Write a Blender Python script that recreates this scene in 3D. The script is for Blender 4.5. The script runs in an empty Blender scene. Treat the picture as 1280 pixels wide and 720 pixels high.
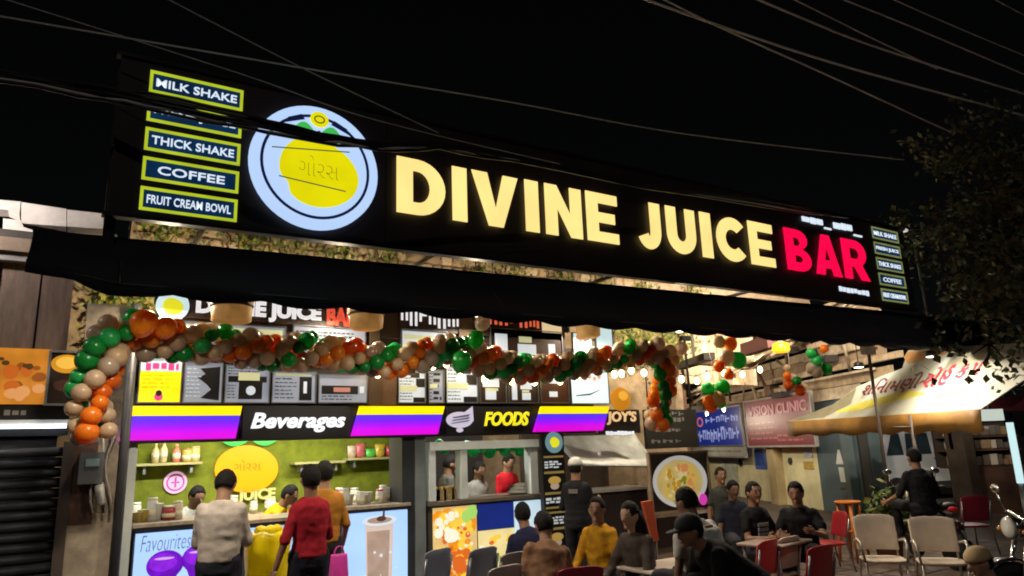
import bpy, bmesh, math, random
from mathutils import Vector, Matrix, noise
random.seed(7)
R = math.radians
SC = bpy.context.scene
COL = SC.collection
# ------------------------------------------------------------------ camera
FPX = 885.0                                  # focal length in pixels of a 1280 px wide picture
CAM = Vector((0, 0, 1.75))
_u = Vector((-140, -3901, FPX)).normalized()
_h = Vector((1420, 150, FPX)); _h -= _u * _h.dot(_u)
_a = _h.normalized(); _b = _u.cross(_a)
cam_d = bpy.data.cameras.new('camera'); cam = bpy.data.objects.new('camera', cam_d); COL.objects.link(cam)
cam_d.sensor_width = 36; cam_d.lens = FPX / 1280 * 36; cam_d.clip_end = 2000; cam_d.clip_start = .05
cam.matrix_world = Matrix(((_a[0], -_a[1], -_a[2], CAM.x), (_b[0], -_b[1], -_b[2], CAM.y), (_u[0], -_u[1], -_u[2], CAM.z), (0, 0, 0, 1)))
SC.camera = cam
def ray(x, y):
    d = Vector((x - 640, y - 360, FPX)); return Vector((d.dot(_a), d.dot(_b), d.dot(_u)))
def pos(x, y, depth):
    return CAM + ray(x, y) * (depth / FPX)
# ------------------------------------------------------------------ night sky, moonlight, exposure
W = bpy.data.worlds.new('World'); SC.world = W; W.use_nodes = True
nt = W.node_tree; bg = nt.nodes['Background']
sky = nt.nodes.new('ShaderNodeTexSky'); sky.sky_type = 'NISHITA'; sky.sun_disc = False
SUN_EL, SUN_AZ = 38, 205
sky.sun_elevation = R(SUN_EL); sky.sun_rotation = R(SUN_AZ)
hs = nt.nodes.new('ShaderNodeHueSaturation'); hs.inputs['Saturation'].default_value = .35
nt.links.new(sky.outputs[0], hs.inputs['Color']); nt.links.new(hs.outputs[0], bg.inputs[0]); bg.inputs[1].default_value = 0.0004
sd = bpy.data.lights.new('moon', 'SUN'); sd.energy = .2; sd.angle = R(.5); sd.color = (1, .93, .84)
so = bpy.data.objects.new('moon', sd); COL.objects.link(so)
_sv = Vector((math.sin(R(SUN_AZ)) * math.cos(R(SUN_EL)), math.cos(R(SUN_AZ)) * math.cos(R(SUN_EL)), math.sin(R(SUN_EL))))
so.rotation_euler = _sv.to_track_quat('Z', 'Y').to_euler(); so.location = _sv * 30
vs = SC.view_settings; SC.display_settings.display_device = 'sRGB'
vs.view_transform = 'Standard'; vs.look = 'None'; vs.exposure = 0; vs.gamma = 1; vs.use_curve_mapping = False
SC.render.engine = 'CYCLES'; SC.cycles.use_denoising = True; SC.cycles.max_bounces = 6
SC.cycles.sample_clamp_indirect = 4; SC.cycles.filter_width = 1.9; SC.cycles.use_adaptive_sampling = True
SC.cycles.caustics_reflective = False; SC.cycles.caustics_refractive = False

# ------------------------------------------------------------------ materials
MATS = {}
def lin(c):
    return tuple(((x / 255) / 12.92 if x <= 10 else (((x / 255) + .055) / 1.055) ** 2.4) for x in c)
def mat(name, col, rough=.6, metal=0, var=.25, vs_=3.0, bump=0, bs=40, spec=.4, tint=None, coat=0, stretch=None, trans=0, transl=0):
    if name in MATS: return MATS[name]
    m = bpy.data.materials.new(name); m.use_nodes = True; n = m.node_tree; p = n.nodes['Principled BSDF']
    p.inputs['Roughness'].default_value = rough; p.inputs['Metallic'].default_value = metal
    p.inputs['Specular IOR Level'].default_value = spec; p.inputs['Coat Weight'].default_value = coat
    if trans: p.inputs['Transmission Weight'].default_value = trans
    tc = n.nodes.new('ShaderNodeTexCoord'); mp = n.nodes.new('ShaderNodeMapping'); n.links.new(tc.outputs['Object'], mp.inputs[0])
    if stretch: mp.inputs['Scale'].default_value = stretch
    if var:
        nz = n.nodes.new('ShaderNodeTexNoise'); nz.inputs['Scale'].default_value = vs_; nz.inputs['Detail'].default_value = 6; nz.inputs['Roughness'].default_value = .62
        n.links.new(mp.outputs[0], nz.inputs[0])
        cr = n.nodes.new('ShaderNodeValToRGB'); cr.color_ramp.elements[0].position = .3; cr.color_ramp.elements[1].position = .72
        c2 = tint or tuple(c * (1 - var) for c in col)
        cr.color_ramp.elements[0].color = (*c2, 1); cr.color_ramp.elements[1].color = (*[min(1, c * (1 + var * .35)) for c in col], 1)
        n.links.new(nz.outputs[0], cr.inputs[0]); n.links.new(cr.outputs[0], p.inputs['Base Color'])
        mr = n.nodes.new('ShaderNodeMapRange'); mr.inputs[3].default_value = max(.04, rough - .12); mr.inputs[4].default_value = min(1, rough + .12)
        n.links.new(nz.outputs[0], mr.inputs[0]); n.links.new(mr.outputs[0], p.inputs['Roughness'])
    else:
        p.inputs['Base Color'].default_value = (*col, 1)
    if bump:
        bz = n.nodes.new('ShaderNodeTexNoise'); bz.inputs['Scale'].default_value = bs; bz.inputs['Detail'].default_value = 5
        n.links.new(mp.outputs[0], bz.inputs[0])
        bn = n.nodes.new('ShaderNodeBump'); bn.inputs['Strength'].default_value = bump; bn.inputs['Distance'].default_value = .01
        n.links.new(bz.outputs[0], bn.inputs['Height']); n.links.new(bn.outputs[0], p.inputs['Normal'])
    if transl:
        tb_ = n.nodes.new('ShaderNodeBsdfTranslucent'); mx = n.nodes.new('ShaderNodeMixShader'); mx.inputs[0].default_value = transl
        tb_.inputs[0].default_value = (*[min(1, c * 1.25) for c in col], 1)
        n.links.new(p.outputs[0], mx.inputs[1]); n.links.new(tb_.outputs[0], mx.inputs[2]); n.links.new(mx.outputs[0], n.nodes['Material Output'].inputs[0])
    MATS[name] = m; return m
def emat(name, srgb, k=1.0, base=None, rough=.35, var=0, vs_=4):
    """a glowing surface, lamp, backlit sign, or print with light put in its colour: srgb is how it looks, k its strength"""
    if name in MATS: return MATS[name]
    m = bpy.data.materials.new(name); m.use_nodes = True; n = m.node_tree; p = n.nodes['Principled BSDF']
    c = lin(srgb); p.inputs['Base Color'].default_value = (*(base or tuple(.5 * x for x in c)), 1); p.inputs['Roughness'].default_value = rough
    p.inputs['Emission Color'].default_value = (*c, 1); p.inputs['Emission Strength'].default_value = k
    if var:
        tc = n.nodes.new('ShaderNodeTexCoord'); nz = n.nodes.new('ShaderNodeTexNoise'); nz.inputs['Scale'].default_value = vs_; nz.inputs['Detail'].default_value = 3
        n.links.new(tc.outputs['Object'], nz.inputs[0])
        mr = n.nodes.new('ShaderNodeMapRange'); mr.inputs[1].default_value = .3; mr.inputs[2].default_value = .7
        mr.inputs[3].default_value = k * (1 - var); mr.inputs[4].default_value = k * (1 + var * .4)
        n.links.new(nz.outputs[0], mr.inputs[0]); n.links.new(mr.outputs[0], p.inputs['Emission Strength'])
    MATS[name] = m; return m

# ------------------------------------------------------------------ frames, mesh builder, things
class Fr:
    def __init__(s, o, ex=(1, 0, 0), ey=(0, 0, 1)):
        s.o = Vector(o); s.ex = Vector(ex).normalized(); s.ey = Vector(ey).normalized(); s.ez = s.ex.cross(s.ey)
    def p(s, u, v, d=0): return s.o + s.ex * u + s.ey * v + s.ez * d
    def uv(s, x, y):
        r = ray(x, y); q = CAM + r * ((s.o - CAM).dot(s.ez) / r.dot(s.ez)) - s.o
        return q.dot(s.ex), q.dot(s.ey)
    def rect(s, x0, yt, x1, yb):
        """u0, u1, v0, v1 of an upright rectangle whose top-left and bottom-right corners stand at those sight lines"""
        a = s.uv(x0, yt); b = s.uv(x1, yb); return a[0], b[0], b[1], a[1]
def FY(Y): return Fr((0, Y, 0))
ORG = {}
class MB:
    def __init__(s): s.v = []; s.f = []; s.m = []; s.mi = 0; s.sm = []
    def add(s, vs, fs, smooth=False):
        k = len(s.v); s.v += [tuple(v) for v in vs]
        for f in fs: s.f.append([i + k for i in f]); s.m.append(s.mi); s.sm.append(smooth)
    def mat(s, i): s.mi = i; return s
    def fbox(s, F, u0, u1, v0, v1, d0, d1):
        c = [F.p(u, v, d) for d in (d0, d1) for v in (v0, v1) for u in (u0, u1)]
        s.add(c, [(0, 2, 3, 1), (4, 5, 7, 6), (0, 1, 5, 4), (2, 6, 7, 3), (0, 4, 6, 2), (1, 3, 7, 5)]); return s
    def box(s, x0, x1, y0, y1, z0, z1): return s.fbox(Fr((0, 0, 0)), x0, x1, z0, z1, -y1, -y0)
    def fpoly(s, F, pts, d0, d1):
        n = len(pts); c = [F.p(u, v, d0) for u, v in pts] + [F.p(u, v, d1) for u, v in pts]
        ar = sum(pts[i][0] * pts[(i + 1) % n][1] - pts[(i + 1) % n][0] * pts[i][1] for i in range(n))
        o = list(range(n)) if ar > 0 else list(range(n - 1, -1, -1))
        fs = [[i + n for i in o], [i for i in reversed(o)]]
        for k in range(n):
            i, j = o[k], o[(k + 1) % n]; fs.append((i, j, j + n, i + n))
        s.add(c, fs); return s
    def disc(s, F, u, v, r, d0, d1, n=28, ry=None, a0=0):
        return s.fpoly(F, [(u + r * math.cos(a0 + 2 * math.pi * i / n), v + (ry or r) * math.sin(a0 + 2 * math.pi * i / n)) for i in range(n)], d0, d1)
    def tube(s, pts, r, n=8, r2=None, smooth=True):
        pts = [Vector(p) for p in pts]; m = len(pts); vs = []; fs = []
        up = None
        for i, p in enumerate(pts):
            t = (pts[min(i + 1, m - 1)] - pts[max(i - 1, 0)]).normalized()
            if up is None: up = Vector((0, 0, 1)) if abs(t.z) < .9 else Vector((1, 0, 0))
            x = t.cross(up).normalized(); y = x.cross(t); up = y
            rr = r if r2 is None else r + (r2 - r) * i / max(1, m - 1)
            for k in range(n):
                a = 2 * math.pi * k / n; vs.append(p + (x * math.cos(a) + y * math.sin(a)) * rr)
        for i in range(m - 1):
            for k in range(n):
                a = i * n + k; b = i * n + (k + 1) % n; fs.append((a, b, b + n, a + n))
        fs.append(list(range(n))[::-1]); fs.append([(m - 1) * n + k for k in range(n)])
        s.add(vs, fs, smooth); return s
    def rings(s, rings, smooth=True):
        n = len(rings[0]); vs = [p for r in rings for p in r]; fs = []
        for i in range(len(rings) - 1):
            for k in range(n):
                a = i * n + k; b = i * n + (k + 1) % n; fs.append((a, b, b + n, a + n))
        fs.append(list(range(n))[::-1]); fs.append([(len(rings) - 1) * n + k for k in range(n)])
        s.add(vs, fs, smooth); return s
    def caps(s, p, q, r1, r2, n=10, h=3):
        p = Vector(p); q = Vector(q); t = (q - p).normalized(); up = Vector((0, 0, 1)) if abs(t.z) < .9 else Vector((1, 0, 0))
        x = t.cross(up).normalized(); y = x.cross(t); R_ = []
        def ring(c, r): R_.append([c + (x * math.cos(2 * math.pi * k / n) + y * math.sin(2 * math.pi * k / n)) * r for k in range(n)])
        for i in range(h): a = math.pi / 2 * (1 - (i + .3) / h); ring(p - t * r1 * math.sin(a), r1 * math.cos(a))
        ring(p, r1); ring(q, r2)
        for i in range(h): a = math.pi / 2 * (i + .7) / h; ring(q + t * r2 * math.sin(a), r2 * math.cos(a))
        return s.rings(R_)
    def ell(s, c, r, n=14, m=9, M=None, fn=None):
        c = Vector(c); R_ = []
        for i in range(m):
            a = math.pi * (i + .25) / (m - .5) - math.pi / 2; row = []
            for k in range(n):
                b = 2 * math.pi * k / n; q = Vector((math.cos(a) * math.cos(b), math.cos(a) * math.sin(b), math.sin(a)))
                if fn: q = fn(q)
                q = Vector((q.x * r[0], q.y * r[1], q.z * r[2])); row.append(c + (M @ q if M else q))
            R_.append(row)
        return s.rings(R_)
    def lathe(s, prof, c, n=14, M=None):
        c = Vector(c); R_ = []
        for r, z in prof:
            row = []
            for k in range(n):
                q = Vector((r * math.cos(2 * math.pi * k / n), r * math.sin(2 * math.pi * k / n), z)); row.append(c + (M @ q if M else q))
            R_.append(row)
        return s.rings(R_)
    def mesh(s, name, mats, off=(0, 0, 0)):
        me = bpy.data.meshes.new(name); o = Vector(off)
        me.from_pydata([tuple(Vector(v) - o) for v in s.v], [], s.f); me.polygons.foreach_set('material_index', s.m); me.polygons.foreach_set('use_smooth', s.sm)
        for m in mats: me.materials.append(m)
        me.update(); return me
    def build(s, name, mats, parent=None, org=None):
        if not isinstance(mats, (list, tuple)): mats = [mats]
        w = Vector(org) if org is not None else (ORG[parent.name] if parent else Vector((0, 0, 0)))
        me = s.mesh(name, mats, w); o = link(name, me, parent, w)
        if name in ('print', 'small_print', 'stem', 'picture', 'caption'): o['kind'] = 'stuff'
        return o
def link(name, me, parent=None, w=Vector((0, 0, 0))):
    o = bpy.data.objects.new(name, me); COL.objects.link(o)
    if parent: o.parent = parent; o.location = w - ORG[parent.name]
    else: o.location = w
    ORG[o.name] = Vector(w); return o
def tag(o, label, cat, group=None, kind=None):
    o['label'] = label; o['category'] = cat
    if group: o['group'] = group
    if kind: o['kind'] = kind
    return o
def struct(o, label=None, kind='structure'):
    o['kind'] = kind
    if label: o['label'] = label
    return o
def thing(name, label, cat, loc=(0, 0, 0), group=None):
    o = bpy.data.objects.new(name, None); COL.objects.link(o); o.location = loc; o.empty_display_size = .1; ORG[o.name] = Vector(loc)
    return tag(o, label, cat, group)
def P(name, fn, mats, parent, **k):
    mb = MB(); fn(mb); return mb.build(name, mats, parent, **k)
def B(name, F, u0, u1, v0, v1, d0, d1, m, parent=None, **k):
    return MB().fbox(F, u0, u1, v0, v1, d0, d1).build(name, m, parent, **k)

# ------------------------------------------------------------------ filled outlines and lettering
def curve_mesh(c):
    o = bpy.data.objects.new('tmp', c); me = bpy.data.meshes.new_from_object(o)
    bpy.data.objects.remove(o); bpy.data.curves.remove(c); return me
def on_frame(me, F, d, name, m, parent, xf=None):
    w = ORG[parent.name] if parent else Vector((0, 0, 0))
    for v in me.vertices:
        x, y = (v.co.x, v.co.y) if xf is None else xf(v.co.x, v.co.y)
        v.co = F.p(x, y, d + v.co.z) - w
    me.materials.clear(); me.materials.append(m); me.name = name
    for p in me.polygons: p.material_index = 0
    return link(name, me, parent, w)
def fill(loops, F, d0, depth, name, m, parent, xf=None):
    c = bpy.data.curves.new('c', 'CURVE'); c.dimensions = '2D'; c.fill_mode = 'BOTH'; c.extrude = depth / 2
    for lp in loops:
        sp = c.splines.new('POLY'); sp.points.add(len(lp) - 1); sp.use_cyclic_u = True
        for q, (x, y) in zip(sp.points, lp): q.co = (x, y, 0, 1)
    return on_frame(curve_mesh(c), F, d0 + depth / 2, name, m, parent, xf)
def text(s, F, u0, u1, v0, v1, d0, depth, name, m, parent, off=.02, shear=0, res=3):
    c = bpy.data.curves.new('t', 'FONT'); c.body = s; c.offset = off; c.shear = shear; c.extrude = .001; c.resolution_u = res; c.fill_mode = 'BOTH'
    me = curve_mesh(c)
    xs = [v.co.x for v in me.vertices]; ys = [v.co.y for v in me.vertices]; a, b, e, g = min(xs), max(xs), min(ys), max(ys)
    for v in me.vertices: v.co.z = math.copysign(depth / 2, v.co.z)
    return on_frame(me, F, d0 + depth / 2, name, m, parent, lambda x, y: (u0 + (x - a) / (b - a) * (u1 - u0), v0 + (y - e) / (g - e) * (v1 - v0)))
def arc(cx, cy, rx, ry, a0, a1, n=14):
    return [(cx + rx * math.cos(R(a0 + (a1 - a0) * i / n)), cy + ry * math.sin(R(a0 + (a1 - a0) * i / n))) for i in range(n + 1)]
def glyph(ch, w, h, t):
    b = .205 * h
    if ch == 'I': return [[(0, 0), (w, 0), (w, h), (0, h)]]
    if ch == 'E': return [[(0, 0), (w, 0), (w, b), (t, b), (t, h / 2 - b / 2), (w * .9, h / 2 - b / 2), (w * .9, h / 2 + b / 2), (t, h / 2 + b / 2), (t, h - b), (w, h - b), (w, h), (0, h)]]
    if ch == 'D':
        k = w * .42
        return [[(0, 0)] + arc(k, h / 2, w - k, h / 2, -90, 90) + [(0, h)], [(t, b * 1.05)] + arc(k, h / 2, w - k - t, h / 2 - b * 1.05, -90, 90) + [(t, h - b * 1.05)]]
    if ch == 'V': return [[(0, h), (w / 2 - t * .52, 0), (w / 2 + t * .52, 0), (w, h), (w - t * 1.1, h), (w / 2, h * .33), (t * 1.1, h)]]
    if ch == 'N': return [[(0, 0), (t * .95, 0), (t * .95, h * .56), (w - t * .95, 0), (w, 0), (w, h), (w - t * .95, h), (w - t * .95, h * .44), (t * .95, h), (0, h)]]
    if ch == 'J':
        r = .40 * h; cx = w * .44
        return [[(w, h)] + arc(cx, r, w - cx, r, 0, -155) + arc(cx, r, w - cx - t, r - t * .95, -150, 0) + [(w - t, h)]]
    if ch == 'U':
        r = .42 * h
        return [[(0, h)] + arc(w / 2, r, w / 2, r, 180, 360) + [(w, h), (w - t, h)] + arc(w / 2, r, w / 2 - t, r - t * .95, 360, 180) + [(t, h)]]
    if ch == 'C':
        o = w * .56
        return [arc(o, h / 2, o, h / 2, 42, 318, 24) + arc(o, h / 2, o - t, h / 2 - t * .98, 312, 48, 24)]
    if ch == 'B':
        o = [(0, 0)] + arc(w * .55, h * .27, w * .45, h * .27, -90, 72, 10) + arc(w * .5, h * .76, w * .42, h * .24, -62, 90, 10) + [(0, h)]
        return [o, [(t, b)] + arc(w * .5, h * .29, w * .17, h * .29 - b, -90, 90, 8) + [(t, h * .29 * 2 - b)], [(t, h * .60)] + arc(w * .48, h * .70, w * .13, h * .10, -90, 90, 8) + [(t, h * .80)]]
    if ch == 'A':
        def L(y): return (w / 2 - t * .5) * y / h
        return [[(0, 0), (t * 1.08, 0), (t * 1.08 + L(.17 * h) * .8, h * .17), (w - t * 1.08 - L(.17 * h) * .8, h * .17), (w - t * 1.08, 0), (w, 0), (w / 2 + t * .5, h), (w / 2 - t * .5, h)],
                [(w / 2 - w * .11, h * .37), (w / 2 + w * .11, h * .37), (w / 2, h * .70)]]
    if ch == 'R':
        o = [(0, 0), (t, 0), (t, h * .32), (w * .42, h * .32), (w - t * 1.15, 0), (w, 0), (w * .74, h * .37)] + arc(w * .52, h * .67, w * .44, h * .33, -50, 90, 12) + [(0, h)]
        return [o, [(t, h * .52)] + arc(w * .5, h * .655, w * .16, h * .135, -90, 90, 8) + [(t, h * .79)]]
def marks(mb, F, u0, u1, v0, v1, rows, d, fillr=.75, ht=.45, word=(.04, .12), th=.002, rag=.3):
    """rows of small print too small to read"""
    dv = (v1 - v0) / rows
    for i in range(rows):
        vc = v1 - (i + .5) * dv; u = u0; e = u1 - random.random() * rag * (u1 - u0)
        while u < e:
            w = random.uniform(*word); w = min(w, e - u)
            if w > .012:
                hh_ = dv * ht / 2 * random.uniform(.72, 1.12); dz_ = dv * ht * random.uniform(-.12, .12)
                if w > .11 and dv * ht > .05:      # larger characters: an upright and two arms
                    a_, b_ = u, u + w * fillr; sw = (b_ - a_) * .3; k_ = random.randrange(3)
                    mb.fbox(F, a_, a_ + sw, vc + dz_ - hh_, vc + dz_ + hh_, d, d + th)
                    mb.fbox(F, a_ + sw, b_, vc + dz_ + hh_ * (.5, -.25, .1)[k_], vc + dz_ + hh_ * (1, .25, .55)[k_], d, d + th)
                    if k_ != 1: mb.fbox(F, b_ - sw, b_, vc + dz_ - hh_, vc + dz_ + hh_ * (.5, 0, .1)[k_], d, d + th)
                else: mb.fbox(F, u, u + w * fillr, vc + dz_ - hh_, vc + dz_ + hh_, d, d + th)
            u += w
    return mb
def lamp(kind, loc, power, color, size=.3, sy=None, aim=(0, 0, -1), parent=None, spread=180, name='lamp_light'):
    l = bpy.data.lights.new(name, kind); l.energy = power; l.color = color
    if kind == 'AREA':
        l.size = size; l.spread = R(spread)
        if sy: l.shape = 'RECTANGLE'; l.size_y = sy
    else: l.shadow_soft_size = size
    o = bpy.data.objects.new(name, l); COL.objects.link(o); o.rotation_euler = Vector(aim).to_track_quat('-Z', 'Y').to_euler()
    o.location = Vector(loc) - (ORG[parent.name] if parent else Vector((0, 0, 0)))
    if parent: o.parent = parent
    return o
# ================================================================== SETTING
BLACK = mat('black_paint', (.012, .012, .014), .45, var=.4)
BLACKM = mat('black_metal', (.018, .018, .02), .4, metal=.4, var=.3)
WHITEP = mat('white_paint', (.72, .72, .70), .5, var=.15, vs_=5)
GREYM = mat('grey_metal', (.32, .34, .36), .4, metal=.7, var=.3, vs_=6)
STEEL = mat('bright_steel', (.6, .6, .6), .25, metal=1, var=.2)
WOODP = mat('pale_wood', (.42, .30, .17), .6, var=.35, vs_=3, stretch=(1, 1, 9), bump=.2)
BROWNW = mat('brown_wood', (.10, .052, .03), .6, var=.45, vs_=4, bump=.2)
CLOTHB = mat('awning_cloth', (.020, .020, .027), .85, var=.4, vs_=2, bump=.25, bs=8, spec=.2)
PLASTER = mat('stained_plaster', (.40, .335, .25), .85, var=.6, vs_=3.2, bump=.5, bs=25, tint=(.13, .10, .07))
PALECON = mat('pale_concrete', (.62, .56, .52), .85, var=.35, vs_=4, bump=.4, bs=20)
RED = mat('red_plastic', (.42, .02, .035), .4, var=.2)

m_ground = mat('paving', (.10, .075, .06), .75, var=.5, vs_=1.5, bump=.4, bs=30)
g = MB(); g.box(-250, 250, -60, 420, -.3, 0)
ground = struct(g.build('ground', m_ground))
# laid pavers where the paving can be seen between the chairs
m_pav = [mat('paver_%d' % i, c, .7, var=.4, vs_=6, bump=.3, bs=60) for i, c in enumerate([(.135, .095, .075), (.11, .08, .065), (.16, .115, .09)])]
pm = MB(); pm.box(-.19, .19, -.19, .19, 0, .022); pme = [pm.mesh('paver', [m]) for m in m_pav]
for i in range(15):
    for j in range(13):
        o = link('paver', random.choice(pme), ground, Vector((7.3 + i * .4, 3.9 + j * .4, random.uniform(0, .004))))

# rubble wall behind the stalls: mortar core, individual stones in the stretch that shows over the awning
FW = FY(10.3)
wall = struct(B('wall', FW, FW.uv(164, 282)[0], 10.6, 0, 5.7, -.35, 0, mat('mortar', (.27, .20, .13), .9, var=.5, vs_=5, bump=.6, bs=14)))
wall_l = struct(B('wall', FW, -1.2, FW.uv(164, 282)[0] - .002, 0, 4.3, -.35, 0, MATS['mortar']))
m_st = [mat('stone_%d' % i, c, .85, var=.45, vs_=9, bump=.6, bs=30) for i, c in enumerate([(.42, .31, .20), (.34, .25, .17), (.48, .38, .27), (.25, .18, .12), (.38, .27, .22)])]
def stone_mesh(k):
    bm = bmesh.new(); bmesh.ops.create_icosphere(bm, subdivisions=2, radius=.5)
    for v in bm.verts:
        q = v.co.copy(); q = Vector([math.copysign(abs(x) ** .62, x) for x in q * 2]) * .5
        v.co = q * (1 + .16 * noise.noise(v.co * 3 + Vector((k * 7, 0, 0))))
    me = bpy.data.meshes.new('stone'); bm.to_mesh(me); bm.free(); return me
stms = []
for k in range(10):
    me = stone_mesh(k); me.materials.append(m_st[k % 5])
    stms.append(me)
z = 4.45
while z < 5.3:
    x = FW.uv(164, 282)[0] + random.random() * .1; h = random.uniform(.13, .2)
    while x < 10.2:
        w = random.uniform(.17, .36)
        o = link('stone', random.choice(stms), wall, Vector((x + w / 2, 10.3, z + h / 2)))
        o.scale = (w * .95, .12, h * .92); x += w
    z += h

def leaf_mesh(name, mats, pts, size, seed=1, flat=None):
    """many small two-face leaves; pts = list of points"""
    rnd = random.Random(seed); vs = []; fs = []; mi = []
    for p in pts:
        s = size * rnd.uniform(.6, 1.3)
        d = Vector((rnd.gauss(0, 1), rnd.gauss(0, 1), rnd.gauss(0, .8) - .5)).normalized(); n_ = Vector((rnd.gauss(0, 1), rnd.gauss(0, 1) - (1.6 if flat else 0), rnd.gauss(0, 1) + (0 if flat else .8))).normalized()
        x = d.cross(n_)
        if x.length < .01: continue
        x.normalize(); k = len(vs); p = Vector(p)
        vs += [p, p + d * s * .5 + x * s * .34 + n_ * s * .06, p + d * s, p + d * s * .5 - x * s * .34 + n_ * s * .06]
        fs += [(k, k + 1, k + 2), (k, k + 2, k + 3)]; j = rnd.randrange(len(mats)); mi += [j, j]
    me = bpy.data.meshes.new(name); me.from_pydata([tuple(v) for v in vs], [], fs)
    for m in mats: me.materials.append(m)
    me.polygons.foreach_set('material_index', mi); me.update(); return me
m_ivy = [mat('ivy_%d' % i, c, .5, var=.3, vs_=4) for i, c in enumerate([(.10, .13, .02), (.16, .17, .03), (.06, .10, .02), (.22, .18, .05)])]
def ivy(label, clumps, n, seed):
    rnd = random.Random(seed); pts = []
    for i in range(n):
        cx, cz, rx, rz = rnd.choice(clumps); pts.append((cx + rnd.gauss(0, rx), 10.16 - abs(rnd.gauss(0, .07)), cz + rnd.gauss(0, rz)))
    w = Vector((clumps[0][0], 10.2, clumps[0][1]))
    o = tag(link('ivy', leaf_mesh('ivy', m_ivy, [Vector(p) - w for p in pts], .075, seed, True), None, w), label, 'ivy')
    mb = MB()
    for cx, cz, rx, rz in clumps:
        for k in range(3):
            x = cx + rnd.gauss(0, rx * .6); mb.tube([(x + .03 * math.sin(3 * q + k), 10.24, cz - rz * 1.6 + q * rz * 3.2 / 5) for q in range(6)], .012, 5)
    mb.build('stem', BROWNW, o, org=w)
def wz(x, y): return FW.uv(x, y)
c1 = [(*wz(x, y), .18, .13) for x, y in [(195, 290), (225, 292), (300, 298), (318, 303), (372, 312), (420, 318), (480, 325), (590, 340), (640, 345), (700, 352), (745, 358), (800, 365), (860, 368)]]
ivy('yellow-green ivy patches on the stone wall, seen between the big sign and black awning', c1, 1500, 3)
c2 = [(*wz(x, y), .14, .28) for x, y in [(135, 380), (150, 372), (185, 385), (140, 405), (190, 400)]]
HB = thing('roof_hoarding', 'tan timber hoarding edge showing between the sign and awning toward the red letters', 'hoarding', (12, 10.4, 4.3))
for k in range(3): B('board', FW, 10.61, 15.2, 4.35 + k * .36, 4.69 + k * .36, -.1, -.02 * k, m_st[k], HB)
for x in (10.7,): B('post', FW, x, x + .1, 0, 5.3, -.2, -.101, BROWNW, HB)
ivy('dark ivy on the wall beside the brown planks, above the left garland end', c2, 1300, 4)
c3 = [(*wz(x, y), .28, .22) for x, y in [(770, 415), (795, 425), (825, 415), (845, 425), (785, 440), (480, 410), (475, 395)]]
ivy('yellow-lit ivy under the awning, right of the white menu posters', c3, 1700, 5)

# ------------------------------------------------------------------ neighbour shop at the left
FL = FY(8.0)
shop = thing('neighbour_shop', 'closed shop with brown plank cladding, dark shutter and pale concrete parapet', 'shop', (-1.2, 8.2, 0))
B('wall', FL, -4.2, .02, 0, 4.0, -2.2, -.14, mat('dark_plaster', (.06, .05, .045), .9, var=.4, bump=.4), shop)
x = -4.2; k = 0
m_pl = [mat('cladding_%d' % i, c, .7, var=.4, vs_=5, bump=.25, stretch=(6, 1, 1)) for i, c in enumerate([(.13, .085, .065), (.105, .07, .055), (.15, .10, .075)])]
while x < 0:
    w = .33; u0 = FL.uv(0, 0)[0]
    B('cladding_plank', FL, x, min(x + w - .018, 0.02), 2.82, 3.66, -.14, -.09 - .012 * (k % 2), m_pl[k % 3], shop); x += w; k += 1
B('beam', FL, -4.2, -.02, 3.74, 3.87, -.14, .06, mat('tan_beam', (.30, .22, .16), .8, var=.4, bump=.3), shop)
B('gutter', FL, -4.2, -.02, 3.66, 3.735, -.14, .0, mat('grey_gutter', (.33, .30, .28), .7, var=.5), shop)
# parapet: pale slabs, chipped
FP = FY(8.25)
for j, (xa, xb, zt0, zt1, zb0, zb1) in enumerate([(-60, 26, 247, 252, 266, 268), (26.5, 83, 252.5, 261, 279, 283), (84, 143, 262, 268.5, 283, 287), (3, 45, 273, 276, 296, 298)]):
    q = [FP.uv(xa, zb0), FP.uv(xb, zb1), FP.uv(xb, zt1), FP.uv(xa, zt0)]
    if j == 3: q = [FP.uv(3, 296), FP.uv(44, 298), FP.uv(40, 287), FP.uv(30, 284), FP.uv(26, 275), FP.uv(4, 273)]
    if j == 0: q = [FP.uv(-60, 258), FP.uv(10, 262), FP.uv(24, 268), FP.uv(26, 252), FP.uv(-60, 244)]
    MB().fpoly(FP, q, -.25, 0).build('parapet_slab', PALECON, shop)
B('parapet_core', FP, -4.2, .05, 3.9, 4.1, -.5, -.26, mat('dark_plaster', (.1,) * 3), shop)
# fascia under the cladding with caption
B('fascia_board', FL, -4.2, .1, 2.02, 2.80, -.14, -.06, BLACK, shop)
q = FL.rect(5, 511, 34, 519); mb = MB(); marks(mb, FL, *q, 1, -.058, ht=.9, word=(.05, .07), rag=0); mb.build('caption', mat('caption_grey', (.35, .33, .32)), shop)
def photo(name, label, r, bgc, draw, mats, frame, parent=None, F=FL, d=-.05):
    t = thing(name, label, 'photo panel', F.p((r[0] + r[1]) / 2, r[2], 0))
    B('panel', F, *r, d, d + .02, bgc, t)
    mb = MB(); u0, u1, v0, v1 = r; draw(mb, F, lambda a: u0 + (u1 - u0) * a, lambda b: v0 + (v1 - v0) * b, d + .021); mb.build('print', mats, t)
    if frame:
        f = MB(); w = .022
        f.fbox(F, u0 - w, u1 + w, v1, v1 + w, d, d + .03); f.fbox(F, u0 - w, u1 + w, v0 - w, v0, d, d + .03)
        f.fbox(F, u0 - w, u0, v0, v1, d, d + .03); f.fbox(F, u1, u1 + w, v0, v1, d, d + .03); f.build('frame', frame, t)
    return t
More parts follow.
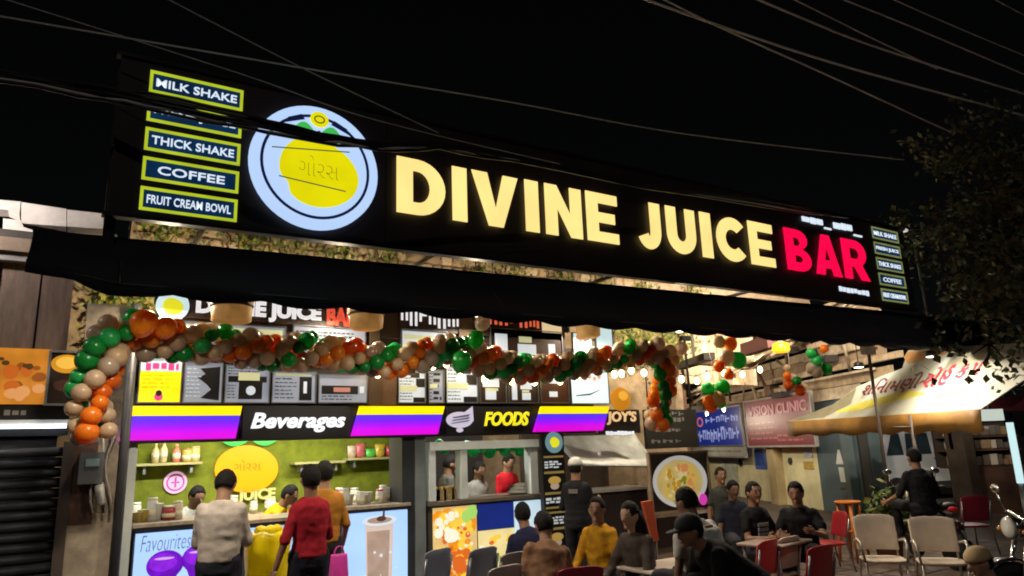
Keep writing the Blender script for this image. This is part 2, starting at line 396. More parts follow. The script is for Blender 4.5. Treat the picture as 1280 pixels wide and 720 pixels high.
def rnd_blobs(mb, F, U, V, d, spec, seed):
    rnd = random.Random(seed)
    for i, (mi, n, cx, cy, sx, sy, r0, r1) in enumerate(spec):
        mb.mat(mi)
        for k in range(n):
            cu, cv, rr = U(min(.95, max(.05, cx + rnd.uniform(-sx, sx)))), V(min(.93, max(.07, cy + rnd.uniform(-sy, sy)))), rnd.uniform(r0, r1)
            d += .0002; mb.disc(F, cu, cv, rr, d, d + .0005, 9, rr * rnd.uniform(.6, 1.1), rnd.random())
e_or1 = emat('food_orange', (205, 130, 40), .75, var=.3, vs_=5)
photo('food_photo', 'orange food photo panel, leftmost above the dark shutter', (-1.45, FL.uv(57, 505)[0], *[FL.uv(57, 505)[1], FL.uv(57, 436)[1]]), e_or1,
      lambda mb, F, U, V, d: rnd_blobs(mb, F, U, V, d, [(0, 9, .75, .5, .2, .2, .03, .06), (1, 8, .7, .42, .22, .18, .03, .07), (2, 5, .8, .2, .2, .1, .04, .08), (0, 5, .4, .3, .3, .2, .03, .06), (3, 4, .8, .75, .15, .08, .02, .04)], 3),
      [emat('fp1', (150, 80, 25), .7), emat('fp2', (190, 95, 30), .8), emat('fp3', (215, 150, 90), .8), emat('fp4', (90, 60, 25), .6)], None)
r = FL.rect(65, 440, 103, 504)
photo('food_photo', 'dark photo panel with golden plate in silver frame behind the balloons', r, mat('dark_brown_print', (.03, .018, .014), .4),
      lambda mb, F, U, V, d: (mb.mat(0).disc(F, U(.45), V(.78), .13, d, d + .001, 24, .09), mb.mat(1).disc(F, U(.45), V(.80), .09, d + .001, d + .002, 24, .06), mb.mat(2).disc(F, U(.5), V(.35), .11, d, d + .001, 20, .06)),
      [emat('gp1', (205, 140, 30), .75), emat('gp2', (230, 180, 70), .8), mat('gp3', (.08, .03, .02))], GREYM)
# fluorescent tube under the fascia
tl = thing('tube_light', 'long white fluorescent tube glowing above the closed shutter', 'tube light', (-.6, 7.9, 1.98))
a = FY(7.88).uv(88, 533); zz = FY(7.88).uv(45, 533)[1]
P('tube', lambda m: m.tube([(-2.6, 7.88, zz), (a[0], 7.88, zz)], .018, 10), emat('tube_white', (225, 238, 255), 4.0), tl)
P('housing', lambda m: m.box(-2.65, a[0] + .04, 7.885, 7.94, zz + .016, zz + .06), WHITEP, tl)
L = Vector((-1.7, 7.5, 3.95)); rl_ = thing('flood_lamp', 'added out-of-view flood lamp on the neighbouring shop gutter, brightening its pale parapet', 'lamp', L)  # lamp added outside the view to brighten the parapet
P('case', lambda m: m.box(L.x - .1, L.x + .1, L.y - .05, L.y + .03, L.z - .05, L.z + .05), BLACKM, rl_); P('bracket', lambda m: m.box(L.x - .02, L.x + .02, L.y + .031, 8.0, L.z - .06, L.z - .03), BLACKM, rl_)
lamp('AREA', L + Vector((.02, .05, .02)), 110, (1, .92, .86), .15, .08, (.75, .8, .35), rl_)
# shutter
sh = thing('roller_shutter', 'dark closed roller shutter with narrow horizontal slats', 'shutter', (-.9, 8.05, 0))
xr = FL.uv(70, 650)[0]
m_sl = mat('shutter_steel', (.032, .036, .046), .5, metal=.5, var=.4, vs_=5, bump=.1)
sm = MB()
sm.rings([[Vector((x, -.03 * math.sin(math.pi * k / 5), .085 * k / 5)) for k in range(6)] + [Vector((x, .012, .085)), Vector((x, .012, 0))] for x in (-1.75, 1.75)], True)
sme = sm.mesh('slat', [m_sl])
for k in range(20): link('slat', sme, sh, Vector((xr - 1.75, 8.02, .06 + k * .093)))
B('guide_rail', FL, xr, xr + .09, 0, 1.96, -.1, .03, mat('rail_brown', (.09, .07, .06), .6, metal=.3), sh)
# plaster pier with meter box, conduits
pier = thing('plaster_pier', 'stained beige plaster pier between the shutter and the juice kiosk', 'pier', (.3, 8.1, 0))
pr = FL.uv(88, 650)[0], FL.uv(150, 650)[0]
def pier_mesh(m):
    n = 18
    for i in range(1):
        m.fbox(FL, pr[0] - .03, pr[1], 0, 3.3, -.3, .0)
P('shaft', pier_mesh, PLASTER, pier)
P('plinth', lambda m: m.fbox(FL, pr[0] - .05, pr[1] + .02, 0, .28, -.3, .05), PLASTER, pier)
B('stained_patch', FL, pr[0] - .028, pr[0] + .17, 1.2, 1.95, 0, .006, mat('red_brown_plaster', (.13, .07, .055), .9, var=.5, vs_=6, bump=.4), pier)
r = FL.rect(100, 566, 127, 604)
mbx = thing('meter_box', 'grey electricity meter box with cables on the plaster pier', 'meter box', FL.p(r[0], r[2], 0))
P('case', lambda m: m.fbox(FL, *r, 0, .11), mat('meter_grey', (.12, .13, .14), .5, var=.3), mbx)
P('window', lambda m: m.fbox(FL, r[0] + .05, r[1] - .04, r[2] + .16, r[3] - .06, .11, .114), mat('meter_glass', (.25, .38, .42), .15), mbx)
P('fuse_holder', lambda m: m.caps(FL.p(r[1] - .02, r[2] - .02, .06), FL.p(r[1] + .01, r[2] - .17, .06), .045, .035), mat('porcelain', (.5, .5, .47), .3), mbx)
for k in range(3):
    P('cable', lambda m: m.tube([FL.p(r[1] - .05 + .05 * k + .04 * math.sin(q * .9 + k), r[2] + .5 - q * .11, .05 + .02 * k) for q in range(8)], .011, 6), mat('cable_%d' % k, [(.5, .5, .48), (.02, .02, .02), (.25, .22, .2)][k], .5), mbx)
pipe = P('drain_pipe', lambda m: m.tube([FL.p(FL.uv(148, 640)[0], 0, .06), FL.p(FL.uv(148, 640)[0], 3.3, .06)], .045, 10), mat('dark_pipe', (.035, .035, .04), .5, var=.4), None, org=FL.p(FL.uv(148, 640)[0], 0, .06))
tag(pipe, 'dark upright drain pipe beside the kiosk white jamb', 'pipe')
crate = thing('plastic_crate', 'black plastic crate on the ground at the foot of the pier', 'crate', (pos(120, 712, 7.2).x, pos(120, 712, 7.2).y, 0))
cp = ORG[crate.name]
for k in range(2):
    for zz in range(4): P('side_slat', lambda m: m.box(cp.x - .24, cp.x + .24, cp.y - .17 + k * .32, cp.y - .15 + k * .32, .66 - .155 * zz, .77 - .155 * zz), BLACK, crate)
    P('end_panel', lambda m: m.box(cp.x - .24 + k * .46, cp.x - .22 + k * .46, cp.y - .149, cp.y + .149, .1, .77), BLACK, crate)
P('base', lambda m: m.box(cp.x - .22, cp.x + .22, cp.y - .15, cp.y + .15, 0, .1), BLACK, crate)

# ================================================================== BIG SIGN
FS = FY(6.0)
SIGN = thing('shop_sign', 'huge black illuminated sign board reading DIVINE JUICE BAR above the awning', 'sign', (5.8, 6.1, 3.65))
m_board = mat('sign_board', (.028, .019, .019), .5, var=.35, vs_=1.2, spec=.3)
edges = [.18, 2.46, 4.75, 7.05, 9.35, 11.62]
def sz0(x): return 3.635 + .008 * x
def sz1(x): return 4.955 + .009 * x
for i in range(5):
    a, b = edges[i] + .004, edges[i + 1] - .004
    MB().fpoly(FS, [(a, sz0(a)), (b, sz0(b)), (b, sz1(b)), (a, sz1(a))], -.06, 0).build('board_panel', m_board, SIGN)
def railp(f0, f1, d0, d1):
    return lambda m: m.fpoly(FS, [(.15, f0(.15)), (11.65, f0(11.65)), (11.65, f1(11.65)), (.15, f1(.15))], d0, d1)
P('edge_rail', railp(lambda x: sz0(x) - .035, lambda x: sz0(x) - .004, -.07, .02), BLACKM, SIGN)
P('edge_rail', railp(lambda x: sz1(x) + .004, lambda x: sz1(x) + .035, -.07, .02), BLACKM, SIGN)
for x in (1.2, 4.0, 7.0, 10.0): P('bracket', lambda m: m.tube([(x, 6.07, 4.3), (x, 10.2, 4.25)], .03, 6), BLACKM, SIGN)
E_WARM = emat('letter_warm', (255, 226, 140), 1.12, rough=.3, var=.10, vs_=2.2)
E_RED = emat('letter_red', (250, 8, 72), 1.1, rough=.3, var=.12, vs_=3)
LT = [('D', 493, 556), ('I', 562.5, 583), ('V', 587, 647), ('I', 653.5, 672.5), ('N', 678.5, 726), ('E', 730, 771), ('J', 796, 824.5), ('U', 830, 868), ('I', 872.5, 888), ('C', 892, 929.5), ('E', 933, 965), ('B', 978, 1010.5), ('A', 1013.5, 1047.5), ('R', 1049.5, 1082)]
def ybase(x): return 267 + (352 - 267) * (x - 493) / (1084 - 493)
for ch, x0, x1 in LT:
    yb = ybase((x0 + x1) / 2); u0 = FS.uv(x0 + 1, yb - 30)[0]; u1 = FS.uv(x1 - 1.6, yb - 30)[0]
    f = (u0 - 2.5) / 7.8; v0 = 3.985 + .075 * f; v1 = 4.555 + .13 * f
    w, h = u1 - u0, v1 - v0
    fill(glyph(ch, w, h, min(.168, w) if ch not in 'BAR' else .19), FS, .03, .012, 'letter', E_RED if x0 > 975 else E_WARM, SIGN, lambda x, y: (u0 + x, v0 + y))
    P('letter_back', lambda m: m.fbox(FS, u0 + w * .45, u0 + w * .55, v0 + h * .1, v0 + h * .18, .001, .029), BLACKM, SIGN) if ch in 'IE' else None
# round logo
lc = FS.uv(393, 211.5); LR = .578
E_SKY = emat('logo_pale_blue', (186, 214, 255), .98); E_NAVY = emat('logo_navy', (22, 32, 72), .6); E_YEL = emat('logo_yellow', (236, 226, 8), .95, var=.12, vs_=3); E_GRN = emat('logo_green', (70, 200, 90), .8)
logo = MB().disc(FS, lc[0], lc[1], LR, .005, .07, 56).build('logo_disc', E_SKY, SIGN)
fill([arc(*lc, LR * .855, LR * .855, 0, 355, 60), arc(*lc, LR * .81, LR * .81, 0, 355, 60)], FS, .071, .004, 'ring', E_NAVY, logo)
def fruit(F, cu, cv, s, d, mname, m, parent):
    pts = []
    for i in range(48):
        a = 2 * math.pi * i / 48; r_ = 1 + .05 * math.cos(2 * a + .6) + .03 * math.cos(3 * a) - .13 * math.exp(-((a - R(207)) / .2) ** 2)
        pts.append((cu + s * .60 * r_ * math.cos(a), cv + s * .585 * r_ * math.sin(a)))
    return MB().fpoly(F, pts, d, d + .004).build(mname, m, parent)
fruit(FS, lc[0] + .02, lc[1] - .06, .575, .071, 'fruit', E_YEL, logo)
for sgn in (-1, 1):
    pts = [(lc[0] + sgn * (.02 + .22 * t), lc[1] + .315 + .10 * math.sin(math.pi * t) * k - .02 * t) for k, rg in ((1, range(0, 11)), (-.55, range(10, -1, -1))) for t in [q / 10 for q in rg]]
    MB().fpoly(FS, pts, .0755, .0785).build('leaf', E_GRN, logo)
MB().disc(FS, lc[0] + .01, lc[1] + .455, .085, .0765, .081, 20, .075).build('badge', E_YEL, logo)
fill([arc(lc[0] + .01, lc[1] + .455, .052, .04, 0, 350, 20), arc(lc[0] + .01, lc[1] + .455, .038, .026, 0, 350, 20)], FS, .0812, .002, 'badge_mark', emat('badge_ochre', (150, 140, 30), .5), logo)
for k in (-1, 1): MB().fpoly(FS, [(lc[0] + k * .12, lc[1] + .43), (lc[0] + k * .30, lc[1] + .36), (lc[0] + k * .27, lc[1] + .42), (lc[0] + k * .15, lc[1] + .475)], .0757, .078).build('badge_wing', E_NAVY, logo)
MB().fbox(FS, lc[0], lc[0] + .022, lc[1] + .27, lc[1] + .345, .0755, .08).build('stalk', E_NAVY, logo)
text('ગોરસ', FS, lc[0] - .16, lc[0] + .20, lc[1] - .10, lc[1] + .09, .0756, .003, 'script', emat('script_olive', (88, 90, 30), .55), logo, off=-.03)
for k, (xa, za, xb, zb) in enumerate([(-.40, .10, .30, .19), (-.33, -.155, .27, -.20)]):
    MB().fpoly(FS, [(lc[0] + xa, lc[1] + za), (lc[0] + xb, lc[1] + zb), (lc[0] + xb, lc[1] + zb + .012), (lc[0] + xa, lc[1] + za + .012)], .0762, .0772).build('seam', emat('seam_olive', (120, 130, 70), .5), logo)
# menu plates at both ends
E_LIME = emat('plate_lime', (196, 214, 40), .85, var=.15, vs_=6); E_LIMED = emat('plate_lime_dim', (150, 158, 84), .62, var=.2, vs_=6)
E_PNL = emat('plate_blue', (12, 50, 88), .7, var=.45, vs_=3); E_WHT = emat('plate_white', (226, 240, 255), .95)
def plate(u0, u1, v0, v1, word, frm, F=FS):
    w = .024; m = MB()
    m.fbox(F, u0, u1, v0, v1, .002, .010); p = m.build('menu_plate', E_PNL, SIGN)
    f = MB(); f.fbox(F, u0, u1, v1 - w, v1, .0102, .018); f.fbox(F, u0, u1, v0, v0 + w, .0102, .018); f.fbox(F, u0, u0 + w, v0 + w, v1 - w, .0102, .018); f.fbox(F, u1 - w, u1, v0 + w, v1 - w, .0102, .018)
    f.build('border', frm, p)
    hw = (u1 - u0) / 2 - .05; n = len(word); tw = min(hw, .034 * n + .05)
    text(word, F, (u0 + u1) / 2 - tw, (u0 + u1) / 2 + tw, v0 + .062, v1 - .062, .0102, .006, 'lettering', E_WHT, p, off=.014)
WORDS = ['MILK SHAKE', 'FRESH JUICE', 'THICK SHAKE', 'COFFEE', 'FRUIT CREAM BOWL']
for i, wd in enumerate(WORDS):
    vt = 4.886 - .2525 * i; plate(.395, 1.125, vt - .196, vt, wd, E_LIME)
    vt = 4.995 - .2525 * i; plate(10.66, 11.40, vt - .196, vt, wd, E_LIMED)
# small white lines of print by the red word
m = MB(); q = FS.rect(1001, 268, 1078, 293); v1 = FS.uv(1001, 268)[1]; du = q[1] - q[0]
for a, b, hh, dz in [(0, .12, .07, 0), (.13, .22, .09, -.01), (.23, .33, .08, 0), (.34, .46, .025, -.05), (.5, .62, .09, -.005), (.63, .72, .10, 0), (.73, .82, .09, .01), (.83, .98, .025, -.06)]:
    m.fbox(FS, q[0] + du * a, q[0] + du * b - .015, v1 - .10 + dz, v1 - .10 + dz + hh, .004, .02)
m.build('small_print', E_WHT, SIGN)
m = MB(); q = FS.rect(1048, 358, 1087, 371); marks(m, FS, q[0], q[1], q[2], q[2] + .1, 1, .004, ht=.8, word=(.09, .12), rag=0, fillr=.88); m.build('small_print', E_WHT, SIGN)
P('post', lambda m: m.box(.17, .25, 6.08, 6.16, 3.3, 4.9), BLACKM, SIGN)
ol = thing('signal_lamp', 'small pale lamp glowing past the top end of the big sign', 'lamp', pos(1130, 288, 13.2))
P('bulb', lambda m: m.ell(pos(1130, 288, 13.2), (.10, .06, .035), 10, 6), emat('far_lamp', (215, 214, 200), .8), ol)
P('arm', lambda m: m.tube([pos(1130, 288, 13.2) + Vector((0, 0, .035)), pos(1130, 288, 13.2) + Vector((.5, .1, -.02)), pos(1130, 288, 13.2) + Vector((.6, .1, -4))], .03, 6), BLACKM, ol)

# ================================================================== BLACK AWNING
AW = thing('awning', 'long black cloth awning with wavy valance running under the big sign', 'awning', (6, 6, 3))
X0, X1 = -.27, 16.5
def aw_top(x): return Vector((x, 6.14, 3.475 + .018 * min(x, 11)))
def aw_bot(x): return Vector((x, 5.62, 2.985 + .006 * x + (.12 * max(0, 1 - (x - X0) / .5) if x < .3 else 0)))
def sheet(m):
    n = 240; vs = []; fs = []
    for i in range(n + 1):
        x = X0 + (X1 - X0) * i / n; t, b = aw_top(x), aw_bot(x)
        for k in range(7):
            f = k / 6; p = t.lerp(b, f); p.y += .035 * math.sin(math.pi * f) + .012 * math.sin(x * 5.1) * f + .02 * noise.noise(Vector((x * 1.7, f, 0))); p.z -= .02 * math.sin(math.pi * f); vs.append(p)
        ph = (x * 1.55) % 1; vs.append(b + Vector((0, -.015 + .012 * math.sin(x * 9), -.045 - .045 * math.sin(math.pi * ph) + .015 * noise.noise(Vector((x * 2.3, 4, 0))))))
    c = 8
    for i in range(n):
        for k in range(c - 1):
            a = i * c + k; fs.append((a, a + 1, a + c + 1, a + c))
    m.add(vs, fs, True)
o = P('canopy', sheet, CLOTHB, AW); sol = o.modifiers.new('thick', 'SOLIDIFY'); sol.thickness = .006
P('front_bar', lambda m: m.tube([aw_bot(X0 + .02) + Vector((0, .03, .0)), aw_bot(.3) + Vector((0, .03, .0)), aw_bot(X1) + Vector((0, .03, .0))], .018, 6), BLACKM, AW)
P('rear_bar', lambda m: m.tube([aw_top(X0) + Vector((0, .03, -.02)), aw_top(11) + Vector((0, .03, -.02)), aw_top(X1) + Vector((0, .03, -.02))], .022, 6), BLACKM, AW)
for x in (.3, 3.6, 6.9, 10.2): P('arm', lambda m: m.tube([aw_bot(x) + Vector((0, .04, 0)), aw_top(x) + Vector((0, .05, -.06)), (x, 8.1, 3.55)], .016, 6), BLACKM, AW)
# flood fixtures behind the valance
E_FLOOD = emat('flood_face', (255, 240, 214), 6)
for k, (x, pw) in enumerate([(.5, 48), (2.9, 44), (5.6, 44), (8.3, 40), (11.0, 70)]):
    L = Vector((x, 5.99, 3.14))
    t = thing('flood_lamp', '%s flood lamp hung behind the awning valance, counted from the shutter side' % ['first', 'second', 'third', 'fourth', 'fifth'][k], 'lamp', L, 'flood lamps behind the valance')
    P('case', lambda m: m.box(L.x - .11, L.x + .11, L.y - .05, L.y + .05, L.z + .002, L.z + .05), BLACKM, t)
    P('lens', lambda m: m.box(L.x - .1, L.x + .1, L.y - .04, L.y + .04, L.z - .006, L.z), E_FLOOD, t)
    P('strap', lambda m: m.tube([L + Vector((0, 0, .05)), L + Vector((0, .05, .2))], .008, 5), BLACKM, t)
    lamp('AREA', L + Vector((0, .0, -.02)), pw, (1, .86, .68), .2, .08, (0, [.1, .1, -.25, -.45, -.5][k], -1), t, 150)
# ================================================================== STALLS
F8 = FY(8.0)
uL, uP0, uP1, uR = F8.uv(157, 600)[0], F8.uv(503, 600)[0], F8.uv(524, 600)[0], F8.uv(676, 590)[0]
TURF = mat('turf_wall', (.165, .20, .010), .9, var=.4, vs_=8, bump=.8, bs=120)
KI = thing('juice_kiosk', 'juice kiosk with green turf back wall and open front under the rainbow fascia', 'kiosk', (2, 9, 0))
B('floor', F8, uL, uR + .3, 0, .12, -2.1, -.02, mat('kiosk_floor', (.2, .19, .18), .6), KI)
UB = FY(10.03).uv(506, 600)[0]
B('back_wall', F8, uL, UB, .12, 2.4, -2.12, -2.04, TURF, KI)
B('back_wall', F8, UB + .01, uR + .3, .12, 2.4, -2.12, -2.04, mat('booth_back', (.022, .017, .018), .7, var=.4), KI)
B('ceiling', F8, uL, uR + .3, 2.41, 2.47, -2.12, -.08, mat('kiosk_ceiling', (.5, .5, .46), .7), KI)
B('jamb', F8, uL - .005, uL + .085, 0, 1.95, -.35, -.01, mat('jamb_white', (.55, .60, .58), .5, var=.25), KI)
B('side_wall', F8, uL - .005, uL + .06, .12, 2.4, -2.03, -.36, mat('side_green', (.14, .15, .05), .8), KI)
B('pillar', F8, uP0, uP0 + .16, 0, 1.95, -.4, -.01, mat('pillar_dark', (.03, .035, .04), .5, var=.4), KI)
B('pillar_trim', F8, uP0 + .165, uP0 + .30, 0, 1.95, -.3, .0, mat('pillar_pale', (.30, .36, .38), .35, metal=.5, var=.3), KI)
def part_(m):
    pl = [(uP0 + .03, 8.42), (uP0 + .10, 8.42), (UB + .05, 10.03), (UB - .02, 10.03)]; c = [(x, y, .12) for x, y in pl] + [(x, y, 2.4) for x, y in pl]
    m.add(c, [(3, 2, 1, 0), (4, 5, 6, 7), (0, 1, 5, 4), (1, 2, 6, 5), (2, 3, 7, 6), (3, 0, 4, 7)])
P('partition', part_, mat('side_green', (.1, .1, .05)), KI)
B('fascia_backing', F8, uL - .05, uR + 1.0, 1.93, 3.12, -.07, -.05, BLACK, KI)
B('fascia_backing', F8, F8.uv(197, 385)[0], F8.uv(708, 400)[0], 3.125, 3.6, -.07, -.05, mat('brown_board', (.03, .018, .016), .5), KI)
# rainbow fascia
FA = thing('fascia_sign', 'backlit fascia strip with rainbow bands and the words Beverages and FOODS', 'sign', F8.p(uL, 1.95, .03))
bands = [((255, 222, 0), .0, .29), ((120, 20, 245), .29, 1.0)]
eb = [emat('band_%d' % i, c, .95, var=.08) for i, (c, a, b) in enumerate(bands)]
vt, vb = 2.29, 1.955
def _ramp(m):
    n = m.node_tree; p = n.nodes['Principled BSDF']; tc = n.nodes.new('ShaderNodeTexCoord'); sp = n.nodes.new('ShaderNodeSeparateXYZ'); cr = n.nodes.new('ShaderNodeValToRGB')
    n.links.new(tc.outputs['Generated'], sp.inputs[0]); n.links.new(sp.outputs[2], cr.inputs[0]); n.links.new(cr.outputs[0], p.inputs['Emission Color'])
    st = [(0.0, (228, 0, 196)), (.28, (222, 0, 214)), (.52, (160, 14, 250)), (.74, (96, 34, 246)), (.92, (44, 56, 226)), (1.0, (70, 70, 190))]
    while len(cr.color_ramp.elements) < len(st): cr.color_ramp.elements.new(.5)
    for e, (q, c) in zip(cr.color_ramp.elements, st): e.position = q; e.color = (*lin(c), 1)
_ramp(eb[1])
def stripe(xa, xb, sl, sr):
    ua = F8.uv(xa, 530)[0]; ub = F8.uv(xb, 530)[0]; pn = None
    for i, (c, a, b) in enumerate(bands):
        va, vb_ = vt - (vt - vb) * a, vt - (vt - vb) * b
        q = [(ua + sl * (b - .5), vb_), (ub + sr * (b - .5), vb_), (ub + sr * (a - .5), va), (ua + sl * (a - .5), va)]
        o = MB().fpoly(F8, q, .01, .06).build('stripe_band' if i == 0 else 'gradient_panel', eb[i], FA)
stripe(154, 297, -.05, -.05); stripe(443, 549, -.10, -.10); stripe(670, 755, -.14, -.14)
B('sign_panel', F8, F8.uv(299, 530)[0] + .03, F8.uv(441, 530)[0] - .05, vb, vt, .0, .03, BLACK, FA)
B('sign_panel', F8, F8.uv(551, 530)[0] + .06, F8.uv(667, 530)[0] - .07, vb, vt, .0, .03, BLACK, FA)
E_W2 = emat('lettering_white', (235, 240, 245), .9)
q = F8.rect(313, 517, 430, 539)
text('Beverages', F8, q[0], q[1], F8.uv(370, 541)[1], F8.uv(370, 516)[1], .031, .02, 'lettering', E_W2, FA, off=.03, shear=.25)
q = F8.rect(603, 515, 660, 532)
text('FOODS', F8, *q, .031, .02, 'lettering', emat('foods_yellow', (238, 226, 40), .85), FA, off=.03, shear=.3)
cu, cv = F8.uv(573, 525)
def swirl(m):
    m.mat(0).disc(F8, cu, cv, .19, .031, .036, 26, .10)
    m.fpoly(F8, [(cu + .02, cv + .06), (cu + .19, cv + .17), (cu + .20, cv - .02)], .031, .0355)
    m.mat(1)
    for k in range(3): m.fpoly(F8, [(cu - .13 + .02 * k, cv - .05 + .035 * k), (cu + .12, cv - .02 + .03 * k), (cu + .15, cv + .0 + .035 * k), (cu - .1, cv - .035 + .035 * k)], .0362, .038)
    m.mat(0).disc(F8, cu, cv - .125, .05, .031, .035, 12, .03)
P('emblem', swirl, [emat('emblem_lilac', (196, 190, 215), .75), emat('emblem_grey', (90, 88, 110), .5)], FA)
P('lower_trim', lambda m: m.fbox(F8, uL, uR + .95, vb - .03, vb - .004, -.04, .05), BLACKM, FA)
# name sign over the menus
NS = thing('name_sign', 'small dark stall sign with round logo and white words, half hidden behind baskets', 'sign', F8.p(F8.uv(200, 400)[0], 3.15, 0))
q = (F8.uv(199, 385)[0], F8.uv(472, 395)[0], 3.215, 3.56)
B('panel', F8, *q, -.048, -.02, mat('brown_board', (.03, .018, .016)), NS)
lu, lv = F8.uv(216, 382)
dd = MB().disc(F8, lu, lv, .16, -.019, .0, 32).build('logo_disc', emat('small_logo_white', (205, 232, 240), .85), NS)
fruit(F8, lu, lv - .01, .16, .001, 'fruit', emat('small_logo_yellow', (226, 222, 40), .85), dd)
y0 = F8.uv(320, 401)[1]; y1 = F8.uv(320, 376)[1]
text('DIVINE JUICE', F8, F8.uv(245, 388)[0], F8.uv(402, 390)[0], y0, y1, -.019, .02, 'lettering', emat('name_white', (240, 238, 240), .85), NS, off=.05)
text('BAR', F8, F8.uv(409, 390)[0], F8.uv(447, 392)[0], y0, y1, -.019, .02, 'lettering', emat('name_red', (226, 84, 60), .8), NS, off=.05)
NS2 = thing('name_sign', 'second stall name sign of white and orange letters near the pale lanterns', 'sign', F8.p(F8.uv(500, 400)[0], 3.15, 0))
q = (F8.uv(500, 395)[0], F8.uv(703, 400)[0], 3.22, 3.6)
B('panel', F8, *q, -.048, -.02, mat('brown_board', (.03, .018, .016)), NS2)
m = MB(); marks(m, F8, F8.uv(502, 395)[0], F8.uv(575, 397)[0], 3.30, 3.56, 1, -.019, ht=.9, word=(.12, .17), rag=0, th=.01); m.build('lettering', emat('name_white', (240, 238, 240)), NS2)
m = MB(); marks(m, F8, F8.uv(612, 399)[0], F8.uv(675, 402)[0], 3.36, 3.6, 1, -.019, ht=.85, word=(.12, .17), rag=0, th=.01); m.build('lettering', emat('name_orange', (226, 100, 66), .8), NS2)
m = MB(); m.fbox(F8, F8.uv(678, 400)[0], F8.uv(702, 400)[0], 3.32, 3.6, -.019, -.01); m.build('lamp_panel', emat('cream_panel', (230, 205, 160), .8), NS2)

# menu boards
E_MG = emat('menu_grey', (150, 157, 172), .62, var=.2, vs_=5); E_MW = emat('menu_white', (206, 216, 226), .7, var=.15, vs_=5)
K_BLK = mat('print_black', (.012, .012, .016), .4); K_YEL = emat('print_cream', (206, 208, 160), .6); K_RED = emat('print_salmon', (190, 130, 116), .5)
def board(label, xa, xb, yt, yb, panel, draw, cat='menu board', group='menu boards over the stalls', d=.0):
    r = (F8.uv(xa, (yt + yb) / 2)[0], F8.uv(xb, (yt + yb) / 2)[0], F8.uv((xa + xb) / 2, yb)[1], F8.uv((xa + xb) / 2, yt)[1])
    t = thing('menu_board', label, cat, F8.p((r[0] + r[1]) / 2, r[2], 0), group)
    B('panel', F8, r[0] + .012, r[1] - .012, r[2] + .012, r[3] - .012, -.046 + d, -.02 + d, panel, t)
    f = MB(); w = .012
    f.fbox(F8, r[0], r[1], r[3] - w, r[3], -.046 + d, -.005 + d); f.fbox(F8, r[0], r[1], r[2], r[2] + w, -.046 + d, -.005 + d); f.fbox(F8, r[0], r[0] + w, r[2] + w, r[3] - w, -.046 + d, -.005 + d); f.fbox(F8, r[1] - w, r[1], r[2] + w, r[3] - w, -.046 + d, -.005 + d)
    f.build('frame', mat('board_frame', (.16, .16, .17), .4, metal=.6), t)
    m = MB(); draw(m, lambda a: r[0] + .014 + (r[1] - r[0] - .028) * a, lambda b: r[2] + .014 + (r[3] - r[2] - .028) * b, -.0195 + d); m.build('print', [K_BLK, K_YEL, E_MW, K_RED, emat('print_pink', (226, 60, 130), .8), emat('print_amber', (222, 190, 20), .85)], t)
    return t
def rc(m, i, U, V, a, b, c, e, d, th=.0015): m.mat(i).fbox(F8, U(a), U(b), V(c), V(e), d, d + th)
def d_pink(m, U, V, d):
    m.mat(2).fbox(F8, U(0), U(1), V(.70), V(1), d, d + .001); m.mat(4); marks(m, F8, U(.12), U(.95), V(.72), V(.92), 1, d + .0012, ht=.8, word=(.05, .09), rag=0)
    m.mat(5); marks(m, F8, U(.06), U(.9), V(.3), V(.66), 4, d, ht=.3); m.mat(4); m.disc(F8, U(.48), V(.12), .04, d, d + .001, 12); m.mat(0); m.disc(F8, U(.48), V(.2), .03, d + .001, d + .002, 12)
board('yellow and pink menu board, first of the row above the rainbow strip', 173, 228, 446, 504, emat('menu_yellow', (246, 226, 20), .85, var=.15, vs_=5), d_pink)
def d_b(m, U, V, d):
    m.mat(0).fpoly(F8, [(U(.95), V(.04)), (U(.45), V(.1)), (U(.72), V(.32)), (U(.6), V(.45)), (U(.35), V(.62)), (U(.55), V(.72)), (U(.4), V(.86)), (U(.95), V(.92))], d, d + .001); m.mat(2); marks(m, F8, U(.05), U(.5), V(.1), V(.9), 8, d, ht=.2, word=(.03, .06))
board('grey menu board with a jagged black picture, second of the row', 229, 279, 452, 504, E_MG, d_b)
def d_c(m, U, V, d):
    m.mat(0); marks(m, F8, U(.04), U(.96), V(.74), V(.98), 3, d, ht=.35, word=(.02, .05), th=.0006)
    rc(m, 0, U, V, .05, .95, .55, .72, d); rc(m, 0, U, V, .3, .85, .08, .56, d + .0001); rc(m, 1, U, V, .28, .78, .6, .82, d + .002); m.mat(2).disc(F8, U(.58), V(.32), .05, d + .002, d + .003, 16); m.mat(0); marks(m, F8, U(.04), U(.3), V(.08), V(.5), 5, d, ht=.25, word=(.03, .05))
board('grey menu board with a white dot on black, third of the row', 281, 338, 456, 504, E_MG, d_c)
def d_d(m, U, V, d):
    rc(m, 0, U, V, .62, .92, .06, .86, d); rc(m, 2, U, V, .72, .8, .3, .7, d + .002); m.mat(0); marks(m, F8, U(.05), U(.6), V(.08), V(.85), 6, d, ht=.25, word=(.03, .08)); rc(m, 1, U, V, .05, .9, .89, .97, d)
board('grey menu board with black panel at its end, fourth of the row', 340, 396, 464, 504, E_MG, d_d)
def d_e(m, U, V, d):
    rc(m, 0, U, V, .05, .82, .3, .62, d); rc(m, 3, U, V, .3, .65, .38, .55, d + .002); m.mat(0); marks(m, F8, U(.05), U(.95), V(.05), V(.28), 2, d, ht=.3, word=(.03, .08)); rc(m, 2, U, V, .86, .95, .35, .6, d)
board('wide menu board with salmon words on a black bar, beside the bulbs', 398, 460, 468, 504, E_MG, d_e)
